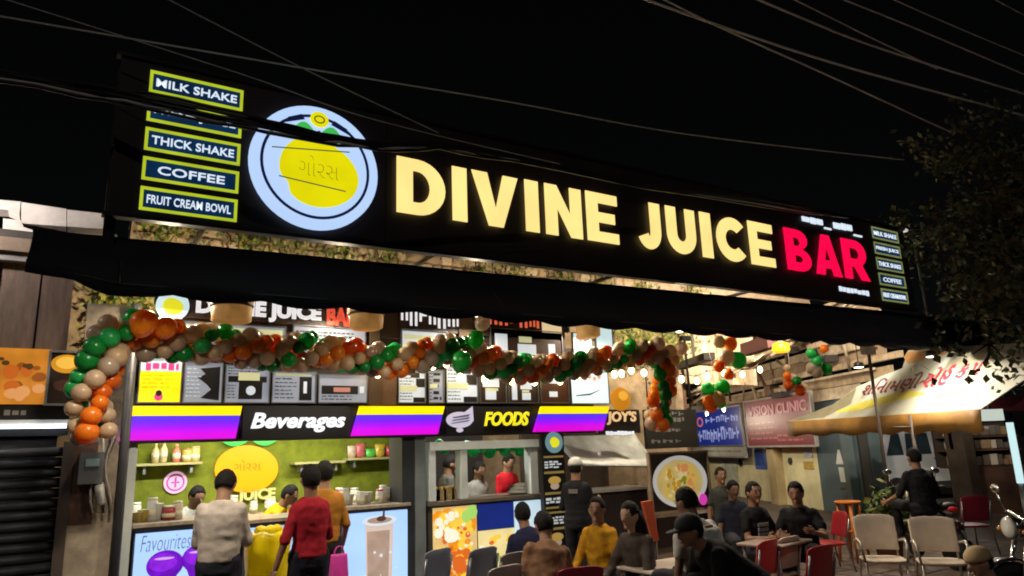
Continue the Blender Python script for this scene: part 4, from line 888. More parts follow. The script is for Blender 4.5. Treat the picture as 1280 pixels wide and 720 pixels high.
for k in (0, 1): P('leg', lambda m: m.fbox(FD, q[k] - (.05 if k else -.0), q[k] + (.0 if k else .05), 0, q[2] - .002, -.04, 0), mat('stand_frame', (.3, .22, .15)), DP)

# ================================================================== BALLOONS, BULBS, BASKETS
BC = {'g': [(.012, .26, .045), (.02, .40, .06), (.03, .46, .12)], 'o': [(.78, .22, .015), (.85, .30, .02), (.66, .14, .012)], 'w': [(.56, .42, .28), (.46, .36, .27), (.62, .46, .28)]}
bmats = {k: [mat('balloon_%s%d' % (k, i), c, .26, var=.12, vs_=6, spec=.5, transl=.45) for i, c in enumerate(v)] for k, v in BC.items()}
def balloon_mesh(m_):
    b = MB(); b.lathe([(.004, -.66), (.05, -.62), (.02, -.575), (.10, -.53), (.30, -.40), (.44, -.2), (.5, .02), (.47, .2), (.37, .36), (.22, .46), (.07, .495)], (0, 0, 0), 14)
    return b.mesh('balloon', [m_])
bmesh_ = {k: [balloon_mesh(m_) for m_ in v] for k, v in bmats.items()}
def put_balloon(parent, p, d, kind, rnd, out):
    o = link('balloon', rnd.choice(bmesh_[kind]), parent, p); q = Vector(out).to_track_quat('Z', 'X'); o.rotation_mode = 'QUATERNION'; o.rotation_quaternion = q
    s_ = d * rnd.uniform(.8, 1.14); o.scale = (s_, s_, s_ * 1.03)
def garland(label, pts, d, spacing, Y, rnd, order='gwow', twist=.85, rad=.62, group=None, ph0=0):
    F = FY(Y); w = [F.p(*F.uv(x, y)) for x, y in pts]
    t = thing('balloon_garland', label, 'balloon garland', w[0])
    L = [0]
    for a, b in zip(w, w[1:]): L.append(L[-1] + (b - a).length)
    n = int(L[-1] / spacing) + 1; line = []
    for i in range(n):
        s_ = min(L[-1], i * spacing); k = max(j for j in range(len(L) - 1) if L[j] <= s_ + 1e-6); f = (s_ - L[k]) / (L[k + 1] - L[k]); p = w[k].lerp(w[k + 1], f); tdir = (w[k + 1] - w[k]).normalized(); line.append(p)
        e1 = tdir.cross(Vector((0, 1, 0))).normalized(); e2 = tdir.cross(e1).normalized(); dd_ = d(s_ / L[-1]) if callable(d) else d
        for j, kd in enumerate(order):
            a = ph0 + i * twist + j * 2 * math.pi / len(order); o_ = e1 * math.cos(a) + e2 * math.sin(a)
            put_balloon(t, p + o_ * dd_ * rad + Vector((rnd.gauss(0, .008), rnd.gauss(0, .008), rnd.gauss(0, .008))) + tdir * spacing * .25 * (j % 2), dd_, kd, rnd, o_)
    P('string', lambda m: m.tube(line + [w[-1]], .004, 4), mat('string_white', (.6, .6, .55)), t)
rb = random.Random(21)
garland('long twisted garland of green, orange and cream balloons across the stall fronts', [(158, 412), (195, 426), (235, 430), (270, 427), (310, 437), (350, 443), (395, 437), (440, 446), (480, 453), (520, 447), (556, 434), (595, 448), (640, 460), (690, 460), (730, 456), (765, 447), (800, 440), (828, 446)], lambda f: .166 - .008 * f, .106, 7.35, rb, 'gwow', -.74, .74)
garland('balloon garland hanging down at the shutter end', [(152, 414), (132, 432), (122, 462), (112, 492), (112, 522), (121, 552)], .172, .118, 7.25, rb, 'gwow', .5, .74, ph0=1.2)
garland('balloon garland hanging down at the food booth end', [(828, 440), (832, 462), (828, 490), (820, 512), (824, 532)], .175, .13, 7.35, rb, 'wogo', -.5, .66, ph0=1.2)
def bunch(label, x, y, depth, spec):
    c = pos(x, y, depth); t = thing('balloon_bunch', label, 'balloon bunch', c)
    for dx, dy, d, k in spec:
        p = pos(x + dx, y + dy, depth + rb.uniform(-.1, .1)); put_balloon(t, p, d, k, rb, (p - c).normalized() if (p - c).length > .01 else (0, 0, 1))
    P('string', lambda m: m.tube([c, c + Vector((.02, .02, .5)), Vector((c.x, c.y + .1, 3.3))], .004, 4), mat('string_white', (.6, .6, .55)), t)
bunch('loose balloon bunch of orange, cream and dark green below the awning', 913, 440, 10.5, [(-14, -12, .17, 'w'), (-12, -14, .15, 'g'), (0, -10, .22, 'o'), (4, -22, .18, 'o'), (-4, 6, .22, 'w'), (9, 10, .24, 'g'), (-14, 18, .2, 'o'), (-2, 28, .16, 'o')])
bunch('low green and yellow-orange balloon bunch left of the blue sign', 893, 490, 10.5, [(-8, -4, .22, 'g'), (10, -6, .24, 'g'), (-6, 12, .2, 'o'), (4, 8, .2, 'w'), (-4, 18, .16, 'o'), (8, 14, .16, 'g')])
bunch('small orange balloon bunch over the red clinic sign', 990, 478, 11.5, [(-6, -8, .15, 'o'), (-4, 2, .2, 'o'), (6, -2, .14, 'g'), (10, 10, .16, 'o'), (-6, -18, .13, 'w')])
bunch('green balloon bunch nearest the striped banner', 1024, 450, 11.5, [(-10, -8, .2, 'g'), (-3, 2, .24, 'g'), (9, 11, .22, 'g'), (-8, 10, .2, 'w'), (-2, 16, .18, 'w'), (6, -14, .14, 'o')])
# single balloons tucked beside the garland
for k, (x, y, Y, d, c, lb) in enumerate([(595, 424, 7.0, .19, 'g', 'single dark green balloon in front of the orange sign letters'), (577, 452, 7.05, .24, 'g', 'bright green balloon below the dark green one'), (180, 404, 7.0, .24, 'o', 'big orange balloon under the small round logo'), (207, 410, 7.05, .2, 'o', 'second orange balloon beside the big one'), (603, 404, 7.2, .19, 'w', 'pale balloon against the orange sign letters'), (851, 436, 7.3, .2, 'w', 'grey-white balloon right of the garland end'), (822, 430, 7.2, .19, 'w', 'cream balloon on top of the garland end')]):
    p = FY(Y).p(*FY(Y).uv(x, y)); o = bpy.data.objects.new('balloon', bmesh_[c][1]); COL.objects.link(o); o.location = p; o.scale = (d, d, d * 1.05); ORG[o.name] = p; o.rotation_euler = (.2 * k, .3, 0)
    tag(o, lb, 'balloon', 'single balloons by the garland')
# warm bulbs on a wire
E_BULB = emat('bulb_glow', (255, 222, 155), 11.0)
def bulbs(label, pts, Y):
    F = FY(Y); w = [F.p(*F.uv(x, y)) for x, y in pts]; t = thing('string_lights', label, 'string lights', w[0])
    P('wire', lambda m: m.tube([p + Vector((0, 0, .07)) for p in w], .006, 5), BLACK, t)
    for p in w:
        b = P('bulb', lambda m: m.ell(p, (.042, .042, .055), 10, 7), E_BULB, t); P('socket', lambda m: m.tube([p + Vector((0, 0, .052)), p + Vector((0, 0, .09))], .016, 8), BLACK, b)
bulbs('string of warm bulbs hanging under the garland above Beverages', [(472, 467), (484, 468), (498, 463), (510, 462), (527, 458), (541, 457), (558, 454), (575, 472), (606, 474), (640, 476), (668, 477), (700, 476), (722, 472)], 7.75)
bulbs('short string of warm bulbs right of the white posters', [(768, 468), (777, 467), (789, 463), (805, 466), (836, 473), (852, 474), (871, 476), (884, 470), (905, 466), (928, 468), (950, 462)], 7.75)
# wicker baskets hung as lamp shades, no bulb inside, glow put into the colour
WICK_GLOW = emat('wicker', (204, 146, 76), .34, base=(.5, .32, .14), rough=.7, var=.35, vs_=14)
def basket(label, x, y, Y, w, flip):
    F = FY(Y); u, v = F.uv(x, y); c = F.p(u, v, 0); t = thing('wicker_shade', label, 'lamp shade', c)
    pr_ = [(w * .36, -.14), (w * .44, -.12), (w * .46, .0), (w * .44, .02), (w * .47, .04), (w * .52, .16), (w * .49, .155), (w * .42, .0), (w * .33, -.12)]
    P('shade', lambda m: m.lathe([(r_, z_) for r_, z_ in pr_], c, 22), WICK_GLOW, t)
    P('rim', lambda m: m.lathe([(w * .475, .015), (w * .485, .03), (w * .475, .04)], c, 22), BROWNW, t)
    P('cord', lambda m: m.tube([c, c + Vector((0, 0, .6))], .006, 5), BLACK, t)
basket('tan wicker shade covering letters of the DIVINE name', 290, 386, 7.2, .42, 0)
basket('tan wicker shade covering the red BAR word', 458, 396, 7.2, .40, 0)
basket('small tan wicker shade beside the tall white poster', 735, 409, 7.4, .36, 0)
# unseen lamps added behind the garland to light the balloons from the back
for k, (x, pw) in enumerate([(.8, 42), (2.6, 42), (4.4, 42), (6.2, 42), (8.0, 44)]):
    L = Vector((x, 7.72, 3.42)); t = thing('added_back_lamp', '%s added lamp behind the balloon garland, counted from the shutter side' % ['first', 'second', 'third', 'fourth', 'fifth'][k], 'lamp', L, 'added lamps behind the garland')
    P('case', lambda m: m.lathe([(.02, .09), (.06, .07), (.07, 0)], L, 12), BLACKM, t); P('lens', lambda m: m.lathe([(.06, -.001), (.05, -.012), (.0, -.015)], L, 12), E_FLOOD, t); P('cord', lambda m: m.tube([L + Vector((0, 0, .09)), L + Vector((0, 0, .3))], .006, 5), BLACK, t)
    lamp('AREA', L - Vector((0, 0, .03)), pw, (1, .84, .62), .1, .1, (0, -.35, -1), t)
# wall washers for the stone wall above the stall roofs
for k, (x, pw) in enumerate([(.9, 62), (3.6, 62), (6.4, 62), (9.0, 80)]):
    L = Vector((x, 8.6, 3.50)); t = thing('wall_washer', '%s wall-washing lamp on the stall roof behind the name signs' % ['first', 'second', 'third', 'fourth'][k], 'lamp', L, 'lamps washing the stone wall')
    P('case', lambda m: m.box(L.x - .1, L.x + .1, L.y - .06, L.y + .02, L.z - .05, L.z + .03), BLACKM, t); P('lens', lambda m: m.box(L.x - .08, L.x + .08, L.y + .021, L.y + .03, L.z - .04, L.z + .02), E_FLOOD, t)
    P('stand', lambda m: m.box(L.x - .02, L.x + .02, L.y - .02, L.y + .0, 2.47, L.z - .051), BLACKM, t)
    lamp('AREA', L + Vector((0, .06, 0)), pw, (1, .80, .50), .2, .1, (0, 1, .35), t)
# ================================================================== RIGHT-HAND SHOPS (row running away from the camera)
_p0 = pos(1040, 550, 17.0); _d = ray(570, 565); _d.z = 0; _d.normalize()
FR = Fr((_p0.x, _p0.y, 0), -_d)
def ru(x): return FR.uv(x, 545)[0]
def rz(x, y): return FR.uv(x, y)[1]
CREAM = mat('cream_wall', (.66, .62, .38), .7, var=.25, vs_=2); TEAL = mat('teal_wall', (.07, .105, .12), .7, var=.3, vs_=2, bump=.2)
SH2 = thing('shop_row', 'row of small lit shops with cream and teal walls beyond the diners', 'shops', FR.p(0, 0, 0))
B('wall', FR, ru(872), ru(1019), 0, 3.2, -.25, 0, CREAM, SH2)
B('wall', FR, ru(1019) + .01, ru(1086), 0, 3.2, -.25, .02, TEAL, SH2)
B('column', FR, ru(966), ru(975), 0, 2.2, .0, .25, mat('tan_column', (.38, .30, .16), .7, var=.3), SH2)
B('column', FR, ru(1060), ru(1066), 0, 2.6, .021, .2, mat('teal_column', (.08, .11, .12), .6), SH2)
B('doorway_shade', FR, ru(1072), ru(1085), 0, 2.2, .021, .03, mat('door_dark', (.02, .02, .022), .6), SH2)  # dark sheet on the wall, its colour standing for shade in the opening
B('notice', FR, ru(941), ru(955), rz(948, 586), rz(948, 562), .001, .02, mat('notice_blue', (.06, .12, .45), .5, var=.5, vs_=8), SH2)
B('notice', FR, ru(1003), ru(1013), rz(1008, 572), rz(1008, 560), .001, .02, mat('notice_white', (.55, .55, .65), .5, var=.4, vs_=8), SH2)
B('notice', FR, ru(1001), ru(1013), rz(1008, 586), rz(1008, 577), .001, .02, mat('notice_ochre', (.45, .32, .06), .5, var=.4, vs_=8), SH2)
B('door_leaf', FR, ru(900), ru(918), 0, rz(909, 575), .001, .03, mat('door_pale', (.42, .46, .38), .6, var=.4, vs_=3), SH2)
for x, y, w in [(985, 576, .09), (923, 578, .12)]:
    MB().disc(FR, ru(x), rz(x, y), w, .001, .05, 12).build('wall_fan', mat('fan_dark', (.03, .03, .03), .5), SH2)
for k, (x, ya, yb) in enumerate([(1046, 562, 580), (1049, 584, 602)]):
    MB().fpoly(FR, [(ru(x - 4), rz(x, yb)), (ru(x + 5), rz(x, yb)), (ru(x + (5 if k else 2)), rz(x, ya)), (ru(x - 5 if k else x), rz(x, ya))], .022, .03).build('arrow_mark', mat('arrow_white', (.6, .62, .6), .5), SH2)
# blue and red signs
def shop_sign(name, label, xa, xb, yt, yb, ym, col, rows, lc_, draw=None):
    u0, u1 = ru(xa), ru(xb); v0, v1 = rz(ym, yb), rz(ym, yt)
    t = thing(name, label, 'sign', FR.p(u0, v0, .3)); B('panel', FR, u0, u1, v0, v1, .30, .36, col, t)
    f = MB(); w = .05; f.fbox(FR, u0 - w, u1 + w, v1, v1 + w, .29, .38); f.fbox(FR, u0 - w, u1 + w, v0 - w, v0, .29, .38); f.fbox(FR, u0 - w, u0, v0, v1, .29, .38); f.fbox(FR, u1, u1 + w, v0, v1, .29, .38); f.build('frame', mat('sign_frame_grey', (.3, .29, .27), .5, metal=.4), t)
    if draw: draw(t, u0, u1, v0, v1)
    else:
        m = MB(); marks(m, FR, u0 + .12, u1 - .12, v0 + .1, v1 - .1, rows, .361, ht=.55, word=(.2, .5)); m.build('print', lc_, t)
    return t
E_BL = emat('sign_blue', (28, 44, 128), .55, var=.3, vs_=1.5); E_BW = emat('sign_bluewhite', (150, 160, 215), .6)
def dblue(t, u0, u1, v0, v1):
    w, h = u1 - u0, v1 - v0
    m = MB(); marks(m, FR, u0 + w * .30, u1 - w * .05, v0 + h * .58, v0 + h * .88, 1, .361, ht=.6, word=(.35, .6), rag=0); marks(m, FR, u0 + w * .05, u1 - w * .05, v0 + h * .08, v0 + h * .5, 1, .361, ht=.8, word=(.2, .46), rag=0, fillr=.78); m.build('print', E_BW, t)
    fill([arc(u0 + w * .17, v0 + h * .7, w * .07, h * .15, 0, 350, 18), arc(u0 + w * .17, v0 + h * .7, w * .045, h * .1, 0, 350, 18)], FR, .361, .01, 'emblem', emat('emblem_rose', (200, 110, 130), .55), t)
shop_sign('shop_signboard', 'blue shop sign with pale letters over the cream shop', 880, 943, 511, 556, 912, E_BL, 2, E_BW, dblue)
shop_sign('shop_signboard', 'grey strip sign with faint letters directly under the blue sign', 876, 943, 558, 569, 912, mat('strip_grey', (.36, .36, .32), .6, var=.3), 1, mat('strip_ink', (.12, .14, .2)))
def dred(t, u0, u1, v0, v1):
    w, h = u1 - u0, v1 - v0
    text('VISION CLINIC', FR, u0 + w * .08, u1 - w * .05, v0 + h * .66, v0 + h * .88, .361, .02, 'lettering', emat('clinic_pale', (170, 112, 116), .5), t, off=.02)
    m = MB(); marks(m, FR, u0 + w * .06, u0 + w * .55, v0 + h * .1, v0 + h * .55, 4, .361, ht=.3, word=(.2, .5)); marks(m, FR, u0 + w * .5, u1 - w * .05, v0 + h * .06, v0 + h * .25, 2, .361, ht=.35, word=(.2, .5)); m.build('small_print', emat('clinic_dim', (170, 90, 90), .45), t)
shop_sign('shop_signboard', 'dark red clinic sign with pale letters beside the blue sign', 949, 1036, 496, 556, 990, emat('sign_red', (108, 26, 34), .5, var=.25, vs_=1.5), 4, E_BW, dred)
# lean-to roof: purlins, rafters and plank ceiling seen from below
RO = thing('lean_to_roof', 'beige plank lean-to roof with beams, lit from below', 'roof', FR.p(ru(960), 2.6, 2))
m_pk = [mat('roof_plank_%d' % i, c, .75, var=.45, vs_=3, bump=.3, stretch=(2, 2, 2)) for i, c in enumerate([(.56, .43, .28), (.47, .35, .22), (.62, .51, .36), (.37, .27, .18)])]
ua, ub = ru(868), ru(1132)
def roofpt(u, s_): return FR.p(u, 4.75 - .52 * s_ + .05 * math.sin(u), s_)
rr = random.Random(4)
for k in range(16):
    s0 = -.2 + k * .27; s1 = s0 + rr.uniform(.22, .27); dz = rr.uniform(-.04, .06)
    m = MB(); a, b, c, d_ = [roofpt(u, s_) + Vector((0, 0, dz)) for u, s_ in ((ua + rr.uniform(-2, .5), s0), (ub + rr.uniform(-1.2, .3), s0), (ub, s1), (ua, s1))]
    c = FR.p((b - FR.o).dot(FR.ex), c.z, s1); d_ = FR.p((a - FR.o).dot(FR.ex), d_.z, s1)
    up = Vector((0, 0, .03)); m.add([a, b, c, d_, a + up, b + up, c + up, d_ + up], [(3, 2, 1, 0), (4, 5, 6, 7), (0, 1, 5, 4), (1, 2, 6, 5), (2, 3, 7, 6), (3, 0, 4, 7)]); m.build('plank', m_pk[k % 4], RO)
for s_ in (.2, 1.5, 2.9, 4.0): P('purlin', lambda m: m.tube([roofpt(ua - 1, s_) + Vector((0, 0, .12)), roofpt((ua + ub) / 2, s_) + Vector((0, 0, .10)), roofpt(ub - .2, s_) + Vector((0, 0, .12))], .05, 6), m_pk[2 if s_ > 2 else 1], RO)
for k in range(6):
    u = ua + (ub - ua) * k / 5.5; P('rafter', lambda m: m.tube([roofpt(u, -.4) - Vector((0, 0, .17)), roofpt(u + .2, 4.2) - Vector((0, 0, .17))], .04, 6), m_pk[3], RO)
HP = thing('plank_hoarding', 'stacked beige boards above the red clinic sign, running toward the banner', 'hoarding', FR.p(0, 2.5, .05))
vv = 2.62; k = 0
while vv < 4.5:
    h = rr.uniform(.14, .30); a0 = ru(872) + rr.uniform(0, 1.5); a1 = ru(1142 if vv > 2.9 else 1100) + rr.uniform(-.4, .2)
    B('board', FR, a0, a1, vv, vv + h - .015, .03, rr.uniform(.06, .13), m_pk[(k * 3 + 2) % 4], HP)
    if k % 2: B('batten', FR, rr.uniform(a0, a1 - 3), a1 - rr.uniform(0, 1), vv + h - .06, vv + h - .01, .135, .22, m_pk[2], HP)
    vv += h + (.10 if k % 3 == 1 else 0); k += 1
for k in range(11):
    a0 = ru(885) + (ru(1105) - ru(885)) * k / 10.5; z0 = rr.uniform(2.7, 3.3); P('pole', lambda m: m.tube([FR.p(a0, z0, .25), FR.p(a0 + rr.uniform(-.3, 1.6), z0 + rr.uniform(.5, 1.4), rr.uniform(.3, 1.0))], rr.uniform(.025, .05), 6), m_pk[k % 4] if k % 3 else BROWNW, HP)
for k in range(9):
    a0 = rr.uniform(ru(880), ru(1095)); z0 = rr.uniform(2.75, 4.0); w0 = rr.uniform(.2, .7); B('stored_box', FR, a0, a0 + w0, z0, z0 + rr.uniform(.12, .3), .225, rr.uniform(.35, .6), [BROWNW, mat('stored_dark', (.03, .025, .025), .8), m_pk[3], mat('stored_grey', (.25, .23, .21), .8)][k % 4], HP)
# plank screen and hanging bits between ivy and roof
FQ = FY(10.2)
SCN = thing('plank_screen', 'tan upright plank screen under the awning, right of the ivy', 'screen', FQ.p(10, 2.6, 0))
xk = 10.66
for k in range(9):
    w = rr.uniform(.2, .3); B('plank', FQ, xk, xk + w - .02, 2.9, 4.75 + rr.uniform(-.2, .1), -.06, rr.uniform(0, .03), m_pk[k % 3], SCN); xk += w
B('crossbar', FQ, 10.66, xk, 3.3, 3.4, .035, .08, BROWNW, SCN)
for k, (x, y, dep, wx, hz, c, lb) in enumerate([(948, 432, 13.5, .62, .24, (.10, .03, .03), 'dark maroon box beam hung under the lean-to roof'), (868, 452, 13, .8, .12, (.03, .025, .02), 'black bar left of the loose balloon bunch'), (1030, 430, 14, .5, .1, (.3, .22, .15), 'brown timber offcut under the awning above the green balloons')]):
    c0 = pos(x, y, dep); o = MB()
    o.fbox(Fr(c0, FR.ex), -wx, wx, -hz / 2, hz / 2, -.1, .1); o.fbox(Fr(c0, FR.ex), -.02, .02, hz / 2 + .001, .6, -.02, .02)
    tag(o.build('timber_beam', mat('timber_%d' % k, c, .7, var=.4), None, org=c0), lb, 'beam')
L = pos(976, 434, 12.0); yl = thing('yellow_lantern', 'glowing yellow lantern under the lean-to roof', 'lantern', L)
P('shade', lambda m: m.lathe([(.05, .09), (.13, .06), (.15, -.05), (.12, -.09), (.02, -.1)], L, 14), emat('lantern_yellow', (255, 214, 40), 1.0), yl)
P('bulb', lambda m: m.ell(L + Vector((0, 0, .13)), (.05, .05, .05), 10, 6), emat('lantern_bulb', (255, 244, 210), 3), yl)
P('cord', lambda m: m.tube([L + Vector((0, 0, .18)), L + Vector((0, 0, .8))], .008, 5), BLACK, yl)
for k, (uu, s_, pw) in enumerate([(ru(905), 2.2, 120), (ru(985), 2.2, 110), (ru(1040), 2.6, 45)]):
    L = FR.p(uu, 2.5, s_); t = thing('bulkhead_lamp', '%s pendant lamp lighting the lean-to roof, counted from the blue sign' % ['first', 'second', 'third'][k], 'lamp', L, 'pendant lamps under the lean-to')
    P('bulb', lambda m: m.ell(L, (.05, .05, .06), 10, 6), emat('pendant_bulb', (255, 236, 200), 2.0), t); P('cord', lambda m: m.tube([L + Vector((0, 0, .06)), L + Vector((0, 0, .8))], .008, 5), BLACK, t)
    lamp('POINT', L + Vector((0, 0, -.09)), pw, (1, .84, .62), .07, parent=t)
for k, (x, y, pw, ax_, ay_) in enumerate([(8.8, 6.4, 230, .75, 1), (10.2, 6.4, 220, .75, .95), (11.3, 6.4, 60, .9, 1)]):  # unseen floods added to brighten the roof and boards on the right
    L = Vector((x, y, 4.55)); t = thing('flood_lamp', '%s added flood lamp hidden behind the big sign to light the lean-to roof' % ['first', 'second', 'third'][k], 'lamp', L, 'added flood lamps facing the lean-to')
    P('case', lambda m: m.box(L.x - .12, L.x + .12, L.y - .06, L.y + .02, L.z - .06, L.z + .06), BLACKM, t); P('lens', lambda m: m.box(L.x - .1, L.x + .1, L.y + .021, L.y + .03, L.z - .05, L.z + .05), E_FLOOD, t); P('strap', lambda m: m.tube([L + Vector((0, -.03, .06)), L + Vector((0, -.33, .12))], .01, 5), BLACKM, t)
    lamp('AREA', L + Vector((0, .06, 0)), pw, (1, .86, .66), .2, .1, (ax_, ay_, -.12), t, 105)
# banner awning
_n = FR.ez; FT = Fr(FR.p(0, 0, 3.7), FR.ex, (Vector((0, 0, 1)) * math.cos(R(42)) - _n * math.sin(R(42))))
BA = thing('banner_awning', 'white printed banner awning with red script and ochre valance on poles', 'awning', FT.p(*FT.uv(1225, 512)))
bp = [FT.uv(x, y) for x, y in [(984, 527), (1012, 517), (1042, 505), (1072, 483), (1100, 471), (1128, 460), (1135, 438), (1216, 432), (1290, 428), (1290, 468), (1226, 511), (1110, 519)]]
m_ban = mat('banner_white', (.52, .55, .50), .6, var=.3, vs_=1.2, tint=(.33, .31, .22), bump=.15, bs=4)
MB().fpoly(FT, bp, -.012, 0).build('sheet', m_ban, BA)
for k, (pts, c) in enumerate([([(1040, 516), (1075, 503), (1135, 488), (1160, 492), (1120, 502), (1070, 514)], (.62, .56, .10)), ([(1160, 500), (1185, 486), (1212, 484), (1200, 494)], (.58, .54, .14)), ([(1130, 447), (1134, 440), (1205, 436), (1170, 446), (1135, 455)], (.55, .30, .12)), ([(987, 526.6), (1012, 517.3), (1042, 505.4), (1071, 485), (1064, 505), (1030, 522)], (.24, .22, .14))]):
    MB().fpoly(FT, [FT.uv(x, y) for x, y in pts], .001 + .001 * k, .0018 + .001 * k).build('colour_band', mat('banner_band_%d' % k, c, .6, var=.35, vs_=3), BA)  # the olive band darkens the sheet at its left tip
t0, t1 = FT.uv(1080, 487), FT.uv(1150, 478); t2, t3 = FT.uv(1159, 472), FT.uv(1190, 468)
m_ink = mat('banner_ink', (.20, .03, .045), .6, var=.4)
hh = .40
text('શિનામણી', FT, t0[0], t1[0], t0[1] - hh * .55, t0[1] + hh * .55, .006, .004, 'lettering', m_ink, BA, off=.012)
tm_ = t2[0] + (t3[0] - t2[0]) * .55
for ch_, xa_, xb_ in (('સે', t2[0], tm_), ('હ', tm_ + .04, t3[0])): text(ch_, FT, xa_, xb_, t2[1] - hh * .6, t2[1] + hh * .5, .006, .004, 'lettering', mat('banner_red', (.55, .03, .07), .6), BA, off=.014)
for ch_, xa_, xb_ in (('ક', 1199, 1211), ('પ', 1214, 1226)): text(ch_, FT, FT.uv(xa_, 463)[0], FT.uv(xb_, 461)[0], t2[1] - hh * .3, t2[1] + hh * .4, .006, .004, 'lettering', mat('banner_red', (.55, .03, .07)), BA, off=.014)
va = [(x, y) for x, y in [(984, 527), (1110, 519), (1226, 511)]]
w3 = [FT.p(*FT.uv(x, y)) for x, y in va] + [FT.p(*FT.uv(1290, 500))]
def val(m):
    vs = []; fs = []
    for i in range(25):
        f = i / 24 * 2.0; k = min(1, int(f)); p = w3[k].lerp(w3[k + 1], f - k); q = p + _n * .01
        vs += [q, q - Vector((0, 0, .16)) + _n * .02 * math.sin(i * 1.1), q - Vector((0, 0, .30 + .03 * math.sin(i * 1.7)))]
    for i in range(24):
        for k in range(2): a = i * 3 + k; fs.append((a, a + 1, a + 4, a + 3))
    m.add(vs, fs, True)
o = P('valance', val, mat('ochre_cloth', (.30, .15, .028), .7, var=.4, vs_=1.6), BA); o.modifiers.new('thick', 'SOLIDIFY').thickness = .01
L = pos(1150, 560, 10.2); L.z = 2.62
for k, (x, y, dep, pw) in enumerate([(1075, 470, 12.6, 16), (1165, 450, 11.3, 14)]):
    L = pos(x, y, dep); L.z = 2.95; t = thing('flood_lamp', ['round spot lamp under the awning aimed at the banner text', 'round spot lamp under the awning aimed at the banner end'][k], 'lamp', L)
    P('case', lambda m: m.lathe([(.03, .1), (.08, .08), (.09, 0)], L, 12), BLACKM, t); P('lens', lambda m: m.lathe([(.08, -.001), (.07, -.01), (.0, -.012)], L, 12), E_FLOOD, t); P('hook', lambda m: m.tube([L + Vector((0, 0, .1)), L + Vector((0, 0, .4))], .01, 5), BLACKM, t)
    lamp('SPOT', L + Vector((0, 0, -.03)), [30, 18][k], (1, .93, .80), .06, aim=pos(x + 25, 478, 16) - L, parent=t).data.spot_size = R(100)
# poles
for k, (x, y, dep, r_, zt_, lb) in enumerate([(1103, 560, 11.3, .026, 3.05, 'tall thin grey pole in front of the banner'), (1149, 590, 11.0, .03, 2.05, 'shorter pole with a crossbar beside the man in black')]):
    b = pos(x, y, dep); t = thing('pole', lb, 'pole', (b.x, b.y, 0))
    P('shaft', lambda m: m.tube([(b.x, b.y, 0), (b.x, b.y, zt_)], r_, 8), mat('pole_grey', (.10, .08, .07), .6, metal=.2, var=.4, vs_=6), t)
    P('foot', lambda m: m.lathe([(.11, 0), (.11, .02), (.04, .05)], (b.x, b.y, 0), 10), BLACKM, t)
    if k: P('crossbar', lambda m: m.tube([(b.x - .28, b.y + .15, 1.87), (b.x + .28, b.y - .15, 1.85)], .018, 6), mat('pole_grey', (.36, .30, .27)), t)
    else:
        b2 = Vector((b.x, b.y, 3.05)); P('bracket', lambda m: (m.box(b2.x - .14, b2.x + .14, b2.y - .05, b2.y + .05, b2.z, b2.z + .14), m.tube([b2 + Vector((.1, 0, .1)), b2 + Vector((.6, .2, .16))], .025, 6)), mat('bracket_grey', (.2, .18, .17), .6), t)
# things beyond the banner at the right edge
b = pos(1236, 620, 15.5)
FX = Fr((b.x, b.y, 0), Vector((_a.x, _b.x, 0)))
KB = thing('roadside_stall', 'dim roadside stall with brown cloth wall and stacked cream goods at the right edge', 'stall', FX.p(0, 0, 0))
B('cloth_wall', FX, -.75, .9, 0, FX.uv(1236, 583)[1], -.05, 0, mat('brown_cloth', (.085, .042, .028), .9, var=.5, vs_=3, bump=.4, bs=6), KB)
B('rack_back', FX, -.75, .9, FX.uv(1236, 583)[1], FX.uv(1236, 528)[1], -.5, -.4, mat('rack_dark', (.04, .03, .025), .8), KB)
for y in (583, 562, 545): B('rack_shelf', FX, -.75, .9, FX.uv(1236, y)[1] - .02, FX.uv(1236, y)[1] + .01, -.39, .0, BROWNW, KB)
rq = random.Random(8)
for row, y in enumerate((582, 561, 544)):
    u = -.6
    while u < .75:
        w = rq.uniform(.1, .26); h = rq.uniform(.12, .26)
        B('goods_box', FX, u, u + w - .02, FX.uv(1236, y)[1] + .012, FX.uv(1236, y)[1] + h, -.32, -.1, mat('goods_%d' % rq.randrange(4), [(.5, .42, .3), (.3, .2, .12), (.55, .5, .42), (.12, .1, .09)][rq.randrange(4)], .7, var=.3), KB); u += w
L = FX.p(.1, 2.3, .9); t = thing('pendant_lamp', 'small pendant lamp over the roadside stall goods', 'lamp', L); P('bulb', lambda m: m.ell(L, (.05, .05, .06), 8, 6), emat('pendant_bulb', (255, 236, 200)), t); P('cord', lambda m: m.tube([L + Vector((0, 0, .06)), L + Vector((0, 0, 1))], .008, 5), BLACK, t); lamp('POINT', L - Vector((0, 0, .09)), 14, (1, .85, .65), .07, parent=t)
a, b = pos(1260, 528, 11.5), pos(1276, 604, 11.5)
t = thing('tube_light', 'upright white tube light post at the right edge', 'tube light', (b.x, b.y, 0))
P('tube', lambda m: m.tube([(b.x, b.y, b.z), (b.x, b.y, a.z)], .055, 10), emat('tube_cool', (205, 238, 240), 1.0), t); P('base', lambda m: m.tube([(b.x, b.y, 0), (b.x, b.y, b.z - .002)], .04, 8), GREYM, t)
a = pos(1252, 508, 13.6); t = thing('small_canopy', 'maroon canopy edge above the white box sign at the right edge', 'canopy', a)
P('sheet', lambda m: m.fpoly(Fr(a, FX.ex), [(-.35, -.05), (.9, -.12), (.9, .22), (-.1, .14)], -.3, 0), mat('maroon_sheet', (.22, .03, .05), .6, var=.5, vs_=5), t)
P('strut', lambda m: m.tube([a + Vector((.3, 0, -.12)), Vector((a.x + .3, a.y, 0))], .03, 6), BLACKM, t)
a = pos(1240, 519, 13.2); t = thing('box_sign', 'small white lit box sign under the maroon canopy', 'sign', a)
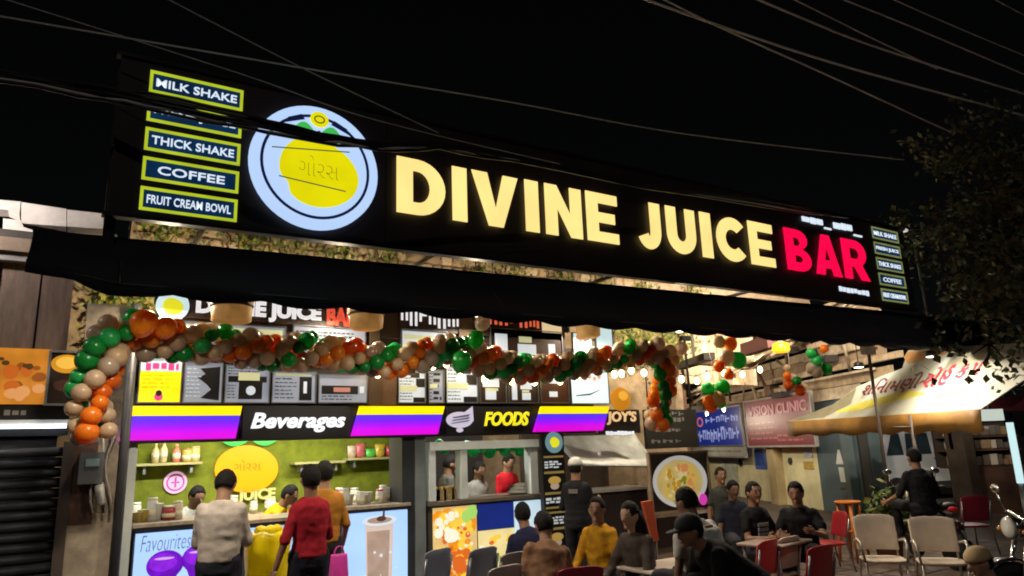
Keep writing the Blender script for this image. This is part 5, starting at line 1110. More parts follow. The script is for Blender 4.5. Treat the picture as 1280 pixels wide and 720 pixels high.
P('face', lambda m: m.fbox(Fr(a, FX.ex), -.24, .22, -.10, .11, -.1, 0), emat('box_white', (216, 228, 214), .75), t); P('bracket', lambda m: m.fbox(Fr(a, FX.ex), -.02, .02, .111, .2, -.06, -.03), BLACKM, t)

L = pos(1166, 512, 16.6); t = thing('pendant_lamp', 'added lamp hidden behind the banner valance to brighten the parked van', 'lamp', L); P('bulb', lambda m: m.ell(L, (.05, .05, .06), 8, 6), emat('pendant_bulb', (255, 236, 200)), t); P('cord', lambda m: m.tube([L + Vector((0, 0, .06)), L + Vector((0, 0, 1))], .008, 5), BLACK, t); lamp('POINT', L - Vector((0, 0, .09)), 60, (1, .93, .84), .07, parent=t)  # hidden lamp added only to brighten the van
b = pos(1207, 600, 15.3); t = thing('brown_pillar', 'dark brown square pillar under the end of the banner valance', 'pillar', (b.x, b.y, 0))
P('shaft', lambda m: m.box(b.x - .2, b.x + .2, b.y - .2, b.y + .2, .1, 2.35), mat('pillar_brown', (.06, .042, .03), .8, var=.5, vs_=4, bump=.4), t); P('base', lambda m: m.box(b.x - .26, b.x + .26, b.y - .26, b.y + .26, 0, .099), mat('pillar_brown', (.06, .042, .03)), t)
# white car beyond the poles
def car():
    c = pos(1163, 590, 19.0); F = Fr((c.x, c.y, 0), (Vector((_a.x, _b.x, 0)) * .95 + Vector((_a.z, _b.z, 0)) * .35))
    t = thing('parked_car', 'white parked van seen between the poles beyond the banner', 'car', F.p(0, 0, 0)); Wm = mat('car_white', (.66, .68, .68), .25, var=.08, coat=.5)
    prof = [(-1.9, .35), (1.75, .35), (1.85, .75), (1.80, 1.15), (1.55, 1.90), (1.2, 1.98), (-.9, 2.0), (-1.35, 1.85), (-1.75, 1.2), (-2.0, 1.1), (-2.05, .7)]
    m = MB()
    for d0, sc in ((0, 1),): m.fpoly(F, prof, -1.6, 0)
    o = m.build('body', Wm, t); bv = o.modifiers.new('b', 'BEVEL'); bv.width = .08; bv.segments = 3
    G = mat('car_glass', (.03, .045, .055), .08, spec=.6, var=0)
    for ua_, ub_ in ((-1.45, -.85), (-.75, .15), (.25, 1.3)): MB().fpoly(F, [(ua_, 1.22), (ub_, 1.22), (ub_ - .08, 1.78), (ua_ + (.25 if ua_ < -1 else .04), 1.78)], .001, .012).build('window', G, t)
    MB().fpoly(F, [(1.84, .8), (1.78, .8), (1.74, 1.05), (1.80, 1.08)], -.2, .02).build('tail_light', mat('tail_red', (.5, .02, .03), .3), t)
    B('bumper', F, -2.02, 1.88, .32, .5, -1.55, .03, mat('bumper_dark', (.05, .05, .05), .6), t)
    B('door_handle', F, .2, .36, 1.08, 1.11, .001, .03, BLACKM, t)
    for x in (-1.25, 1.15):
        for dd in (-1.5, .02):
            wv = Fr(F.p(x, .33, dd), F.ex); w = MB(); w.disc(wv, 0, 0, .33, -.1, .06, 20); tw = w.build('wheel', mat('tyre', (.02, .02, .02), .8), t); MB().disc(wv, 0, 0, .19, .0605, .075, 14).build('rim', GREYM, tw)
    B('blue_sticker', F, -.7, .1, 1.8, 1.93, .002, .014, mat('sticker_blue', (.05, .25, .6), .4, var=.3), t)
car()
# ================================================================== PEOPLE
SKIN = [mat('skin_%d' % i, c, .5, var=.12, vs_=9) for i, c in enumerate([(.30, .165, .10), (.24, .125, .075), (.36, .21, .135)])]
HAIR = mat('hair_black', (.009, .0075, .007), .75, var=.4, vs_=30, bump=.8, bs=70, spec=.15)
def remesh(mb, vox, name, mats, parent, w, wr=0, seed=0, up=.0):
    me = bpy.data.meshes.new('t'); me.from_pydata([tuple(v) for v in mb.v], [], mb.f); me.update()
    o = bpy.data.objects.new('t', me); COL.objects.link(o)
    md = o.modifiers.new('r', 'REMESH'); md.mode = 'VOXEL'; md.voxel_size = vox
    sm_ = o.modifiers.new('s', 'SMOOTH'); sm_.factor = .5; sm_.iterations = 3
    dg = bpy.context.evaluated_depsgraph_get(); out = bpy.data.meshes.new_from_object(o.evaluated_get(dg))
    bpy.data.objects.remove(o); bpy.data.meshes.remove(me)
    if wr:
        ns = [v.normal.copy() for v in out.vertices]; off = Vector((seed * 3.1, seed * 1.7, 0))
        for v, n_ in zip(out.vertices, ns):
            c = v.co; k = noise.noise(Vector((c.x * 7, c.y * 7, c.z * 13)) + off) + .6 * noise.noise(Vector((c.x * 17, c.y * 17, c.z * 24)) + off)
            v.co = c + n_ * wr * k
    out.materials.clear()
    for m in mats: out.materials.append(m)
    out.polygons.foreach_set('use_smooth', [True] * len(out.polygons)); out.polygons.foreach_set('material_index', [0] * len(out.polygons)); out.update()
    return out
def rotx(a): return Matrix.Rotation(R(a), 3, 'X')
def roty(a): return Matrix.Rotation(R(a), 3, 'Y')
def rotz(a): return Matrix.Rotation(R(a), 3, 'Z')
def hand(mb, wr_, dirv, side, palm, curl=25):
    """palm and five fingers; dirv along the hand, palm = palm-facing normal"""
    d = dirv.normalized(); n_ = palm - d * palm.dot(d); n_ = n_.normalized() if n_.length > .01 else Vector((0, 1, 0)); x = d.cross(n_) * side
    M = Matrix((x, d, n_)).transposed(); c = wr_ + d * .045
    mb.ell(c, (.038, .052, .016), 10, 6, M)
    for k, L in enumerate((.062, .074, .07, .055)):
        b_ = c + d * .045 + x * (.027 - .018 * k); p1 = b_ + (d * math.cos(R(curl)) + n_ * math.sin(R(curl))) * L * .55; p2 = p1 + (d * math.cos(R(curl * 2.2)) + n_ * math.sin(R(curl * 2.2))) * L * .5
        mb.caps(b_, p1, .0088, .008, 6, 1); mb.caps(p1, p2, .008, .0065, 6, 1)
    tb = c - d * .02 + x * .03; tp = tb + (x * .75 + d * .6 + n_ * .3).normalized() * .035; mb.caps(tb, tp, .0115, .010, 6, 1); mb.caps(tp, tp + (d * .85 + n_ * .3 + x * .1).normalized() * .028, .010, .008, 6, 1)
def person(label, x, ytop, depth, face, pose='stand', lean=0, side=0, hunch=0, arms=None, legs=None, nod=0, yaw=0, tilt=0, shirt=(.5, .5, .5), trousers=(.03, .03, .04), skin=0, sleeve='short', hair='short', cap=None, zoff=None, extra=None, fat=1.0, name='person', hem=.02, shirt_var=.3, jacket=None):
    p = pos(x, ytop, depth); seed = int(x * 7 + ytop)
    ax = rotx(-lean) @ roty(side) @ Vector((0, 0, 1)); lat = roty(side) @ Vector((1, 0, 0)); fw = (ax.cross(lat)).normalized()
    Rh = rotx(-nod) @ roty(tilt); Rh = rotz(yaw) @ Rh
    seat = pose == 'sit'
    pel = Vector((0, 0, .50 if seat else .93)); neck = pel + ax * .50 + fw * hunch * .6
    hd = neck + ax * .045 + (Rh @ Vector((0, .028, .108))) + fw * hunch * .3
    top_local = hd.z + .13
    S = 1.0
    if zoff is None:
        if seat: S = .96; base = p.z - top_local * S
        else: S = p.z / top_local; base = 0
    else: S = .96; base = p.z - top_local * S
    base = max(base, 0) if zoff is None else base
    Rf = rotz(face)
    w = Vector((p.x, p.y, base)) - (Rf @ Vector((hd.x, hd.y, 0))) * S
    sh = {s: neck - ax * .085 + lat * s * .165 * fat for s in (-1, 1)}
    hip = {s: pel + lat * s * .09 for s in (-1, 1)}
    A = arms or {}
    el, wr_, hdv = {}, {}, {}
    for s in (-1, 1):
        u_, f_ = A.get(s, ((s * .18, -.02, -1), (s * .10, .18, -1)))
        el[s] = sh[s] + Vector(u_).normalized() * .285; wr_[s] = el[s] + Vector(f_).normalized() * .25; hdv[s] = Vector(f_).normalized()
    kn, an = {}, {}
    for s in (-1, 1):
        if legs and s in legs: kn[s], an[s] = [Vector(q) for q in legs[s]]
        elif seat: kn[s] = Vector((s * .15, .42, .50)); an[s] = Vector((s * .14, .38, .08))
        else: kn[s] = Vector((s * .105, .02, .49)); an[s] = Vector((s * .11, -.02, .08))
        an[s].z = max(an[s].z, .08) if base == 0 else an[s].z
    def torso(mb, g, t0=-.08):
        rows = []
        for t, rx, ry, hf in ((t0, .150, .115, 0), (0, .160, .12, 0), (.13, .148 * fat, .112 * fat, .1), (.28, .165 * fat, .12 * fat, .4), (.385, .172 * fat, .112 * fat, .8), (.435, .145 * fat, .098, 1), (.475, .095, .08, 1.05), (.50, .07, .068, 1.05)):
            c = pel + ax * t + fw * hunch * .6 * hf - fw * hunch * .5 * math.sin(math.pi * min(1, max(0, t / .5)))
            rows.append([c + (lat * math.cos(2 * math.pi * k / 16) * (rx + g) + fw * math.sin(2 * math.pi * k / 16) * (ry + g)) for k in range(16)])
        mb.rings(rows)
    # body
    b = MB(); torso(b, -.022); b.caps(neck - ax * .06, hd - Rh @ Vector((0, .02, .03)), .064, .060)
    def headf(q): return Vector((q.x * (1 - .16 * max(0, -q.z) - .06 * max(0, q.y)), q.y * (1 - .05 * max(0, -q.z)), q.z))
    b.ell(hd, (.083, .102, .122), 18, 13, Rh, headf)
    b.ell(hd + Rh @ Vector((0, .102, -.016)), (.015, .022, .028), 8, 6, Rh); b.ell(hd + Rh @ Vector((0, .082, -.096)), (.03, .022, .022), 8, 6, Rh)
    for s in (-1, 1):
        b.ell(hd + Rh @ Vector((s * .084, -.005, -.008)), (.012, .022, .032), 8, 6, Rh)
        b.caps(sh[s] - lat * s * .03, el[s], .050, .038); b.caps(el[s], wr_[s], .039, .026)
        b.caps(hip[s], kn[s], .072, .052); b.caps(kn[s], an[s], .052, .036)
    body = remesh(b, .0135, name, [SKIN[skin]], None, w)
    ex = MB(); k0 = 0
    for s in (-1, 1): hand(ex, wr_[s], hdv[s], s, Vector((-s, .2, 0)))
    nh = len(ex.f)
    ex.mat(1)
    for s in (-1, 1): ex.ell(hd + Rh @ Vector((s * .033, .090, .012)), (.011, .006, .005), 8, 5, Rh)
    ex.mat(2)
    for s in (-1, 1):
        ex.ell(hd + Rh @ Vector((s * .033, .0965, .012)), (.006, .004, .006), 6, 4, Rh); ex.ell(hd + Rh @ Vector((s * .034, .092, .034)), (.02, .007, .004), 8, 4, Rh)
    ex.mat(3); ex.ell(hd + Rh @ Vector((0, .093, -.063)), (.023, .009, .006), 8, 5, Rh)
    me2 = ex.mesh('e', []); bm = bmesh.new(); bm.from_mesh(body); n0 = len(bm.faces); bm.from_mesh(me2); bm.to_mesh(body); bm.free(); bpy.data.meshes.remove(me2)
    for m in (mat('eye_white', (.38, .35, .32), .5, var=0), mat('eye_dark', (.015, .01, .01), .3, var=0), mat('lips', (.25, .09, .07), .45, var=0)): body.materials.append(m)
    root = bpy.data.objects.new(name, body); COL.objects.link(root); root.location = w; root.scale = (S,) * 3; root.rotation_euler = (0, 0, R(face)); tag(root, label, 'person', 'people at the juice stall'); ORG[root.name] = Vector((0, 0, 0))
    def kid(nm, me): o = bpy.data.objects.new(nm, me); COL.objects.link(o); o.parent = root; return o
    # shirt
    m = MB(); torso(m, .014, -.08 - hem); 
    for s in (-1, 1):
        e = el[s] if sleeve != 'short' else sh[s].lerp(el[s], .62)
        m.caps(sh[s] - lat * s * .03, e, .062 * (fat if fat < 1.1 else 1.1), .056 if sleeve == 'short' else .050)
        if sleeve == 'long': m.caps(el[s], el[s].lerp(wr_[s], .9), .050, .036)
    shm = mat('cloth_%s' % str(shirt), shirt, .85, var=shirt_var, vs_=7, bump=.3, bs=70, spec=.15)
    kid('shirt', remesh(m, .0135, 'shirt', [shm], None, w, .0075, seed))
    m = MB(); m.rings([[pel + ax * t + lat * math.cos(2 * math.pi * k / 16) * rx + fw * math.sin(2 * math.pi * k / 16) * ry for k in range(16)] for t, rx, ry in ((-.13, .12, .10), (-.10, .160, .124), (-.03, .168, .130), (.05, .160, .121), (.09, .150, .112))])
    for s in (-1, 1): m.caps(hip[s], kn[s], .100, .072); m.caps(kn[s], kn[s].lerp(an[s], .95), .068, .052)
    kid('trousers', remesh(m, .015, 'trousers', [mat('cloth_%s' % str(trousers), trousers, .85, var=.3, vs_=7, bump=.3, bs=60, spec=.15)], None, w, .008, seed + 1))
    m = MB()
    for s in (-1, 1): fwd = Vector((an[s].x - hip[s].x, .0, 0)) * .3 + Vector((0, .13, 0)); m.ell(an[s] + Vector((0, .06, -.035)), (.045, .13, .042), 10, 7)
    m.build('shoes', mat('shoe', (.04, .035, .03), .6), root)
    # hair
    if hair:
        m = MB(); rnd = random.Random(seed)
        def hf(q):
            k = 1.0
            if q.z < .15 and q.y > -.25: k = .90
            if q.y > .55 and q.z < .62: k = .90
            if q.z < -.55: k = .85
            return headf(q) * (k + .035 * noise.noise(q * 4 + Vector((seed, 0, 0))) + .035 * noise.noise(q * 11 + Vector((seed, 3, 0))))
        m.ell(hd + Rh @ Vector((0, -.008, .008)), (.094, .112, .131), 40, 28, Rh, hf)
        if hair == 'long':
            rows = []
            for t, rx, ry in ((0, .09, .075), (.1, .115, .085), (.22, .135, .085), (.36, .13, .07), (.5, .09, .05), (.56, .03, .02)):
                c = hd + Rh @ Vector((0, -.05, .03)) - Vector((0, .02 + .12 * t, t)) ; rows.append([c + Vector((math.cos(a) * rx, math.sin(a) * ry, 0)) for a in [2 * math.pi * k / 14 for k in range(14)]])
            m.rings(rows)
        hm = m.mesh('hair', [HAIR]); kid('hair', hm)
    if cap:
        m = MB(); m.ell(hd + Rh @ Vector((0, -.004, .045)), (.10, .118, .10), 20, 10, Rh, lambda q: Vector((q.x, q.y, max(q.z, -.15))))
        if cap[1]: m.ell(hd + Rh @ Vector((0, .13, .035)), (.07, .075, .012), 14, 6, Rh)
        kid('cap', m.mesh('cap', [mat('cap_%s' % str(cap[0]), cap[0], .8, var=.3)]))
    if extra: extra(root, kid, dict(hd=hd, neck=neck, ax=ax, lat=lat, fw=fw, pel=pel, sh=sh, wr=wr_, Rh=Rh))
    return root
def phone(root, kid, j):
    m = MB(); c = (j['wr'][-1] + j['wr'][1]) / 2 + Vector((0, .09, .03)); m.fbox(Fr(c, (1, 0, 0), (0, .6, .8)), -.037, .037, -.075, .075, 0, .009); kid('phone', m.mesh('phone', [BLACK]))
def back_print(col, w=.09, h=.05, up=.33, front=False):
    def f(root, kid, j):
        s_ = 1 if front else -1; c = j['pel'] + j['ax'] * up + j['fw'] * s_ * .142; m = MB(); F = Fr(c, j['lat'] * -s_, j['ax'])
        for k in range(3): m.fbox(F, -w, w, -h + k * h * .72, -h + k * h * .72 + h * .5, -.012, .004)
        kid('shirt_print', m.mesh('shirt_print', [mat('print_%s' % str(col), col, .7, var=.5, vs_=30)]))
    return f
fwd_hold = {-1: ((-.10, .22, -1), (.38, 1, .12)), 1: ((.10, .22, -1), (-.38, 1, .12))}
person('customer in a crumpled beige-white shirt and dark trousers, head bowed at the left counter', 283, 587, 6.2, -24, arms=fwd_hold, nod=32, shirt=(.52, .46, .40), trousers=(.022, .024, .035), sleeve='long', fat=1.08, hem=-.07, lean=3, extra=phone)
person('customer in a red shirt and black trousers, back turned, in front of the kiosk', 388, 581, 6.4, 4, arms={-1: ((-.30, -.10, -1), (-.28, .12, -1)), 1: ((.2, .25, -1), (-.1, .8, -.3))}, shirt=(.30, .012, .024), trousers=(.016, .016, .026), fat=.92, hem=-.06, skin=1, sleeve='half')
person('customer in an orange-brown shirt just behind the red-shirted customer', 406, 576, 7.3, -14, arms={-1: ((-.2, .2, -1), (.2, 1, .1)), 1: ((.24, .15, -1), (-.1, .6, -1))}, shirt=(.36, .15, .02), trousers=(.02, .018, .02), skin=2, hem=-.06, sleeve='half')
person('helper in a white shirt bending behind the left counter', 247, 607, 8.35, 200, lean=24, nod=25, arms={-1: ((-.2, .5, -1), (.1, 1, -.1)), 1: ((.2, .5, -1), (-.1, 1, -.1))}, shirt=(.58, .58, .55), skin=1, zoff=1)
person('staff member in a yellow shirt stooping behind the middle counter', 363, 606, 8.75, 235, lean=38, nod=20, arms={-1: ((-.2, .5, -1), (.1, 1, -.2)), 1: ((.2, .5, -1), (-.1, 1, -.2))}, shirt=(.62, .40, .01), skin=1, zoff=1)
person('dark-haired cook in profile behind the booth window, by the pillar', 563, 569, 10.0, 258, nod=14, shirt=(.10, .09, .08), skin=1, zoff=1)
person('cook in a grey shirt in the middle of the booth window', 599, 577, 10.2, 188, nod=20, shirt=(.30, .29, .27), skin=1, zoff=1)
person('cook in a bright red shirt behind the booth counter', 636, 567, 10.2, 184, nod=18, lean=5, arms=fwd_hold, shirt=(.62, .018, .03), skin=2, zoff=1, sleeve='half', extra=back_print((.08, .08, .12), .045, .04, .28, True))
person('standing helper in black with a white cap beside the column menu', 719, 572, 8.9, -55, arms={-1: ((-.2, .2, -1), (.2, .9, .3)), 1: ((.15, .3, -1), (.0, 1, .25))}, shirt=(.012, .012, .014), trousers=(.012, .012, .016), sleeve='half', cap=((.55, .55, .52), True), extra=back_print((.26, .23, .2), .06, .025, .36))
person('seated person in a yellow patterned shirt facing the counters', 745, 621, 7.2, 118, 'sit', lean=6, yaw=10, arms={-1: ((-.2, .3, -1), (.2, .9, -.5)), 1: ((.2, .3, -1), (-.1, .9, -.5))}, shirt=(.55, .27, .015), trousers=(.05, .045, .05), skin=1, sleeve='long', shirt_var=.65)
person('seated woman with long dark hair in a grey-brown top', 786, 627, 6.6, 100, 'sit', lean=10, nod=8, arms={-1: ((-.2, .45, -1), (.1, .9, -.6)), 1: ((.2, .45, -1), (-.1, .9, -.6))}, shirt=(.075, .06, .05), trousers=(.10, .05, .035), hair='long', sleeve='long', shirt_var=.6, skin=2)
person('seated man in navy leaning over, near the booth posters', 653, 640, 7.6, -28, 'sit', lean=22, side=-14, nod=10, shirt=(.014, .016, .045), skin=1, sleeve='long', fat=1.1, hunch=-.03)
person('seated man in a tan brown jumper, round back to the camera', 679, 645, 6.5, -10, 'sit', lean=26, side=10, hunch=-.06, nod=20, shirt=(.25, .135, .075), trousers=(.03, .03, .05), sleeve='long', fat=1.22, shirt_var=.45)
person('seated diner in a white shirt with an orange patch before the dish picture', 856, 609, 6.1, 8, 'sit', lean=12, nod=14, shirt=(.60, .59, .56), skin=1, sleeve='short', fat=1.45, extra=back_print((.5, .16, .03), .05, .06, .37))
person('diner dressed in black with a cap, bending low over a table', 860, 643, 5.5, 72, 'sit', lean=58, nod=12, hunch=-.02, arms={-1: ((-.15, .3, -1), (.0, .2, -1)), 1: ((.15, .3, -1), (.0, .25, -1))}, shirt=(.008, .008, .009), trousers=(.012, .012, .014), sleeve='long', fat=1.15, cap=((.012, .012, .013), True))
person('man in dark clothes standing beside the dish picture', 900, 584, 10.6, 150, shirt=(.04, .045, .04), trousers=(.03, .03, .035), skin=1, zoff=1)
person('seated diner in a black shirt with grey print facing the camera', 941, 602, 8.1, 172, 'sit', lean=5, yaw=-12, arms={-1: ((-.2, .35, -1), (.3, .9, .1)), 1: ((.2, .35, -1), (-.3, .9, .1))}, shirt=(.012, .012, .014), skin=1, extra=back_print((.24, .24, .26), .075, .075, .26, True))
person('seated diner in a plain black shirt turned toward the neighbour', 993, 602, 7.9, 118, 'sit', lean=12, nod=12, arms={-1: ((-.3, .5, -.8), (.3, .9, .25)), 1: ((.2, .4, -1), (-.2, 1, .2))}, shirt=(.012, .012, .013), skin=1, fat=1.12)
person('diner in dark blue half hidden behind the black-shirted diner', 917, 618, 9.6, 150, 'sit', shirt=(.02, .022, .035), skin=1, nod=12)
person('man in black seen from behind, sitting by the pole', 1140, 560, 9.6, -25, 'sit', lean=4, shirt=(.010, .010, .012), trousers=(.02, .02, .025), zoff=1, sleeve='half', fat=1.12, arms={-1: ((-.4, .2, -1), (-.2, .9, -.4)), 1: ((.5, .3, -1), (.3, .9, -.3))})
person('small person with tan cap and navy top low at the right corner', 1221, 684, 6.0, 60, 'sit', lean=18, nod=15, shirt=(.03, .04, .10), skin=2, cap=((.42, .30, .17), False), zoff=1, name='person')

# ================================================================== CHAIRS, TABLES
def chair(label, x, ytop, depth, face, mats_, h=.86, w=.42, style=0, group='chairs around the tables'):
    p = pos(x, ytop, depth); t = thing('chair', label, 'chair', (p.x, p.y, 0), group); t.rotation_euler = (0, 0, R(face)); shm, frm = mats_
    h = min(max(p.z, .55), .98); zs = h * .5
    def L(nm, fn, m):
        mb = MB(); fn(mb); me = mb.mesh(nm, [m]); o = bpy.data.objects.new(nm, me); COL.objects.link(o); o.parent = t; return o
    def back(m):
        n = 9; vs = []; fs = []
        for k in range(6):
            f = k / 5; zz = zs + .06 + (h - zs - .06) * f
            for i in range(n):
                a = (i / (n - 1) - .5) * 2; ww = w / 2 * (1 - .07 * f if style == 0 else 1); vs.append((a * ww, -.19 - .07 * f - .035 * (1 - a * a) + .01, zz - (.03 * a ** 4 if k == 5 else 0)))
        for k in range(5):
            for i in range(n - 1): a = k * n + i; fs.append((a, a + 1, a + n + 1, a + n))
        m.add(vs, fs, True)
    o = L('backrest', back, shm); sd_ = o.modifiers.new('t', 'SOLIDIFY'); sd_.thickness = .016 if style == 0 else .035; bv = o.modifiers.new('b', 'BEVEL'); bv.width = .006; bv.segments = 2
    def seat(m):
        m.rings([[Vector((math.copysign(abs(math.cos(a)) ** .45, math.cos(a)) * w / 2 * k, .0 + math.copysign(abs(math.sin(a)) ** .45, math.sin(a)) * .21 * k, zz)) for a in [2 * math.pi * i / 24 for i in range(24)]] for k, zz in ((.94, zs - .03), (1, zs - .018), (1, zs - .004), (.95, zs), (.7, zs - .01))])
    L('seat', seat, shm)
    for sx in (-1, 1):
        L('leg', lambda m: m.tube([(sx * w * .44, .17, zs - .03), (sx * w * .5, .21, 0)], .013, 8), frm)
        L('leg', lambda m: m.tube([(sx * w * .5, -.26, 0), (sx * w * .45, -.19, zs - .02), (sx * w * .455, -.215, zs + .12), (sx * w * .46, -.255, h - .08)], .013, 8), frm)
        if style: L('armrest', lambda m: m.tube([(sx * w * .5, -.2, zs + .16), (sx * w * .54, .05, zs + .2), (sx * w * .52, .17, zs + .17), (sx * w * .47, .18, zs - .02)], .014, 8), frm)
    return t
RDP = (mat('red_plastic', (.42, .02, .035)), mat('chair_steel', (.3, .3, .3), .3, metal=.8)); MRN = (mat('maroon_plastic', (.26, .015, .04), .4, var=.2), RDP[1])
BEI = (mat('beige_vinyl', (.66, .54, .42), .45, var=.2, vs_=5), mat('chair_steel_pale', (.5, .45, .4), .35, metal=.6)); GRY = (mat('grey_plastic', (.27, .24, .23), .45, var=.2), RDP[1]); DRK = (mat('slate_plastic', (.16, .18, .23), .4, var=.2), RDP[1]); PNK = (mat('pinkgrey_plastic', (.48, .39, .37), .45, var=.2), RDP[1])
SAL = (mat('salmon_plastic', (.48, .07, .07), .4, var=.2), RDP[1])
chair('red plastic chair in the middle front, empty, back toward the camera', 998, 678, 6.9, 0, RDP, style=0)
chair('salmon red chair partly hidden by the bending diner', 932, 672, 7.2, 10, SAL)
chair('maroon chair at the bottom between the tan jumper and yellow shirt', 712, 703, 6.3, -14, MRN, w=.46)
chair('beige padded metal chair nearest the orange stool', 1096, 646, 7.9, 132, BEI, w=.44, style=1)
chair('beige padded metal chair nearest the motorcycle', 1168, 649, 7.7, 128, BEI, w=.46, style=1)
chair('slate grey chair back tilted beside the pillar', 526, 684, 7.3, 22, DRK)
chair('slate grey chair in front of the fruit poster', 583, 682, 7.2, 16, DRK)
chair('grey chair carrying the navy-dressed man', 630, 686, 7.0, 4, GRY, w=.46)
chair('pale pink-grey chair at the bottom beside the slate chair', 608, 703, 6.2, 12, PNK)
chair('beige chair between the red chair and salmon chair', 960, 668, 7.6, 4, BEI, w=.42)
chair('dark maroon chair in the shade beside the brown cloth wall', 1204, 618, 10.6, -30, MRN, w=.46)
chair('grey chair under the white-shirted diner', 846, 668, 7.2, 6, GRY)
chair('red chair beside the plain black-shirted diner', 1028, 640, 9.6, 60, RDP)
def stool():
    p = pos(1059, 626, 10.2); t = thing('plastic_stool', 'orange plastic stool beside the teal wall', 'stool', (p.x, p.y, 0)); h = p.z; OM = mat('orange_plastic', (.60, .17, .02), .4, var=.15)
    P('seat', lambda m: m.lathe([(.02, h - .03), (.17, h - .035), (.18, h - .01), (.165, h), (.0, h - .004)], (p.x, p.y, 0), 20), OM, t)
    for k in range(4):
        a = math.pi / 4 + k * math.pi / 2; P('leg', lambda m: m.tube([(p.x + .13 * math.cos(a), p.y + .13 * math.sin(a), h - .03), (p.x + .2 * math.cos(a), p.y + .2 * math.sin(a), 0)], .024, 6), OM, t)
    P('ring', lambda m: m.lathe([(.165, h * .5), (.18, h * .5 + .02), (.165, h * .5 + .04), (.15, h * .5 + .02), (.165, h * .5)], (p.x, p.y, 0), 20), OM, t)
stool()
def table(label, x, y, depth, w, dpt, zt_, face=0, top=None):
    p = pos(x, y, depth); t = thing('table', label, 'table', (p.x, p.y, 0)); t.rotation_euler = (0, 0, R(face))
    def L(nm, fn, m):
        mb = MB(); fn(mb); o = bpy.data.objects.new(nm, mb.mesh(nm, [m])); COL.objects.link(o); o.parent = t; return o
    o = L('tabletop', lambda m: m.box(-w / 2, w / 2, -dpt / 2, dpt / 2, zt_ - .03, zt_), top or mat('table_beige', (.50, .42, .34), .4, var=.2)); o.modifiers.new('b', 'BEVEL').width = .008
    for sx in (-1, 1):
        for sy in (-1, 1): L('leg', lambda m: m.tube([(sx * (w / 2 - .06), sy * (dpt / 2 - .06), 0), (sx * (w / 2 - .06), sy * (dpt / 2 - .06), zt_ - .031)], .017, 8), GREYM)
    return p
table('beige table in front of the two black-shirted diners', 968, 676, 7.5, .7, .5, .70, 10, mat('table_brown', (.22, .16, .12), .45, var=.3))
table('pale table that the black-dressed diner bends over', 838, 706, 6.5, .8, .6, .66, 0)
# yellow lined bin, pink bag
p = pos(335, 667, 6.5)
t = thing('waste_bin', 'waste bin lined with a bright yellow plastic bag between the customers', 'bin', (p.x, p.y, 0)); zt_ = p.z
YB = mat('yellow_bag', (.80, .68, .012), .3, var=.2, vs_=5, bump=.8, bs=14, transl=.35)
def bag(m):
    R_ = []
    for f, r_ in ((0, .15), (.2, .165), (.5, .175), (.85, .19), (.95, .20), (1.0, .19), (1.02, .15), (.96, .11)):
        R_.append([Vector((p.x + math.cos(a) * r_ * (1 + .06 * math.sin(a * 7 + f * 9)), p.y + math.sin(a) * r_ * (1 + .06 * math.sin(a * 7 + f * 9)), max(.005, zt_ * f + .012 * math.sin(a * 5 + f * 6)))) for a in [2 * math.pi * k / 36 for k in range(36)]])
    m.rings(R_)
P('bag', bag, YB, t); P('knot', lambda m: [m.ell((p.x + dx, p.y + dy, zt_ + .03), (.06, .05, .045), 10, 6) for dx, dy in ((.02, 0), (-.06, .03), (.08, .02))], YB, t)
p2 = pos(424, 683, 7.0)
t = thing('carrier_bag', 'magenta carrier bag standing beside the orange-shirted customer', 'bag', (p2.x, p2.y, 0)); zt_ = p2.z
P('pouch', lambda m: m.rings([[Vector((p2.x + math.copysign(abs(math.cos(a)) ** .6, math.cos(a)) * .095 * k, p2.y + math.sin(a) * .07 * k2, zt_ * f)) for a in [2 * math.pi * q / 20 for q in range(20)]] for f, k, k2 in ((.0, .9, .9), (.1, 1, 1), (.7, 1, .9), (.9, .9, .3), (.92, .88, .2))]), mat('magenta_bag', (.5, .04, .30), .35, var=.3, vs_=8, bump=.5, bs=20), t)
P('handle', lambda m: m.tube([(p2.x + .05 * math.cos(a), p2.y, zt_ * .9 + .09 * math.sin(a)) for a in [math.pi * q / 8 for q in range(9)]], .008, 6), mat('magenta_bag', (.5, .04, .30)), t)
# red-orange standee beside the dish picture
p3 = pos(808, 627, 7.9); t = thing('pedestal_holder', 'red-orange slanted leaflet holder beside the dish picture', 'holder', (p3.x, p3.y, 0))
F3 = Fr((p3.x, p3.y, 0), (1, 0, 0)); P('board', lambda m: m.fpoly(F3, [(-.07, p3.z), (.07, p3.z + .01), (.13, p3.z - .42), (.03, p3.z - .43)], -.02, .02), mat('leaflet_red', (.55, .10, .04), .5, var=.3), t); P('stem', lambda m: m.tube([F3.p(.08, 0, 0), F3.p(.08, p3.z - .425, 0)], .015, 6), BLACKM, t); P('foot', lambda m: m.lathe([(.14, 0), (.14, .02), (.02, .03)], F3.p(.08, 0, 0), 14), BLACKM, t)
# potted plant by the poles
p4 = pos(1105, 640, 10.0); t = thing('potted_plant', 'dark bushy plant in a pot at the foot of the grey pole', 'plant', (p4.x, p4.y, 0))
P('pot', lambda m: m.lathe([(.0, 0), (.14, 0), (.19, .3), (.2, .34), (.17, .34), (.16, .3)], (p4.x, p4.y, 0), 16), mat('terracotta', (.25, .10, .05), .8), t)
rl = random.Random(3); lp = [(rl.gauss(0, .16), rl.gauss(0, .16), .45 + abs(rl.gauss(0, .24))) for _ in range(420)]
link('foliage', leaf_mesh('foliage', m_ivy[:3], lp, .13, 5), t, Vector((p4.x, p4.y, 0)))
P('stem', lambda m: [m.tube([(p4.x, p4.y, .3), (p4.x + .1 * math.cos(k * 1.6), p4.y + .1 * math.sin(k * 1.6), .75)], .01, 5) for k in range(4)], BROWNW, t)

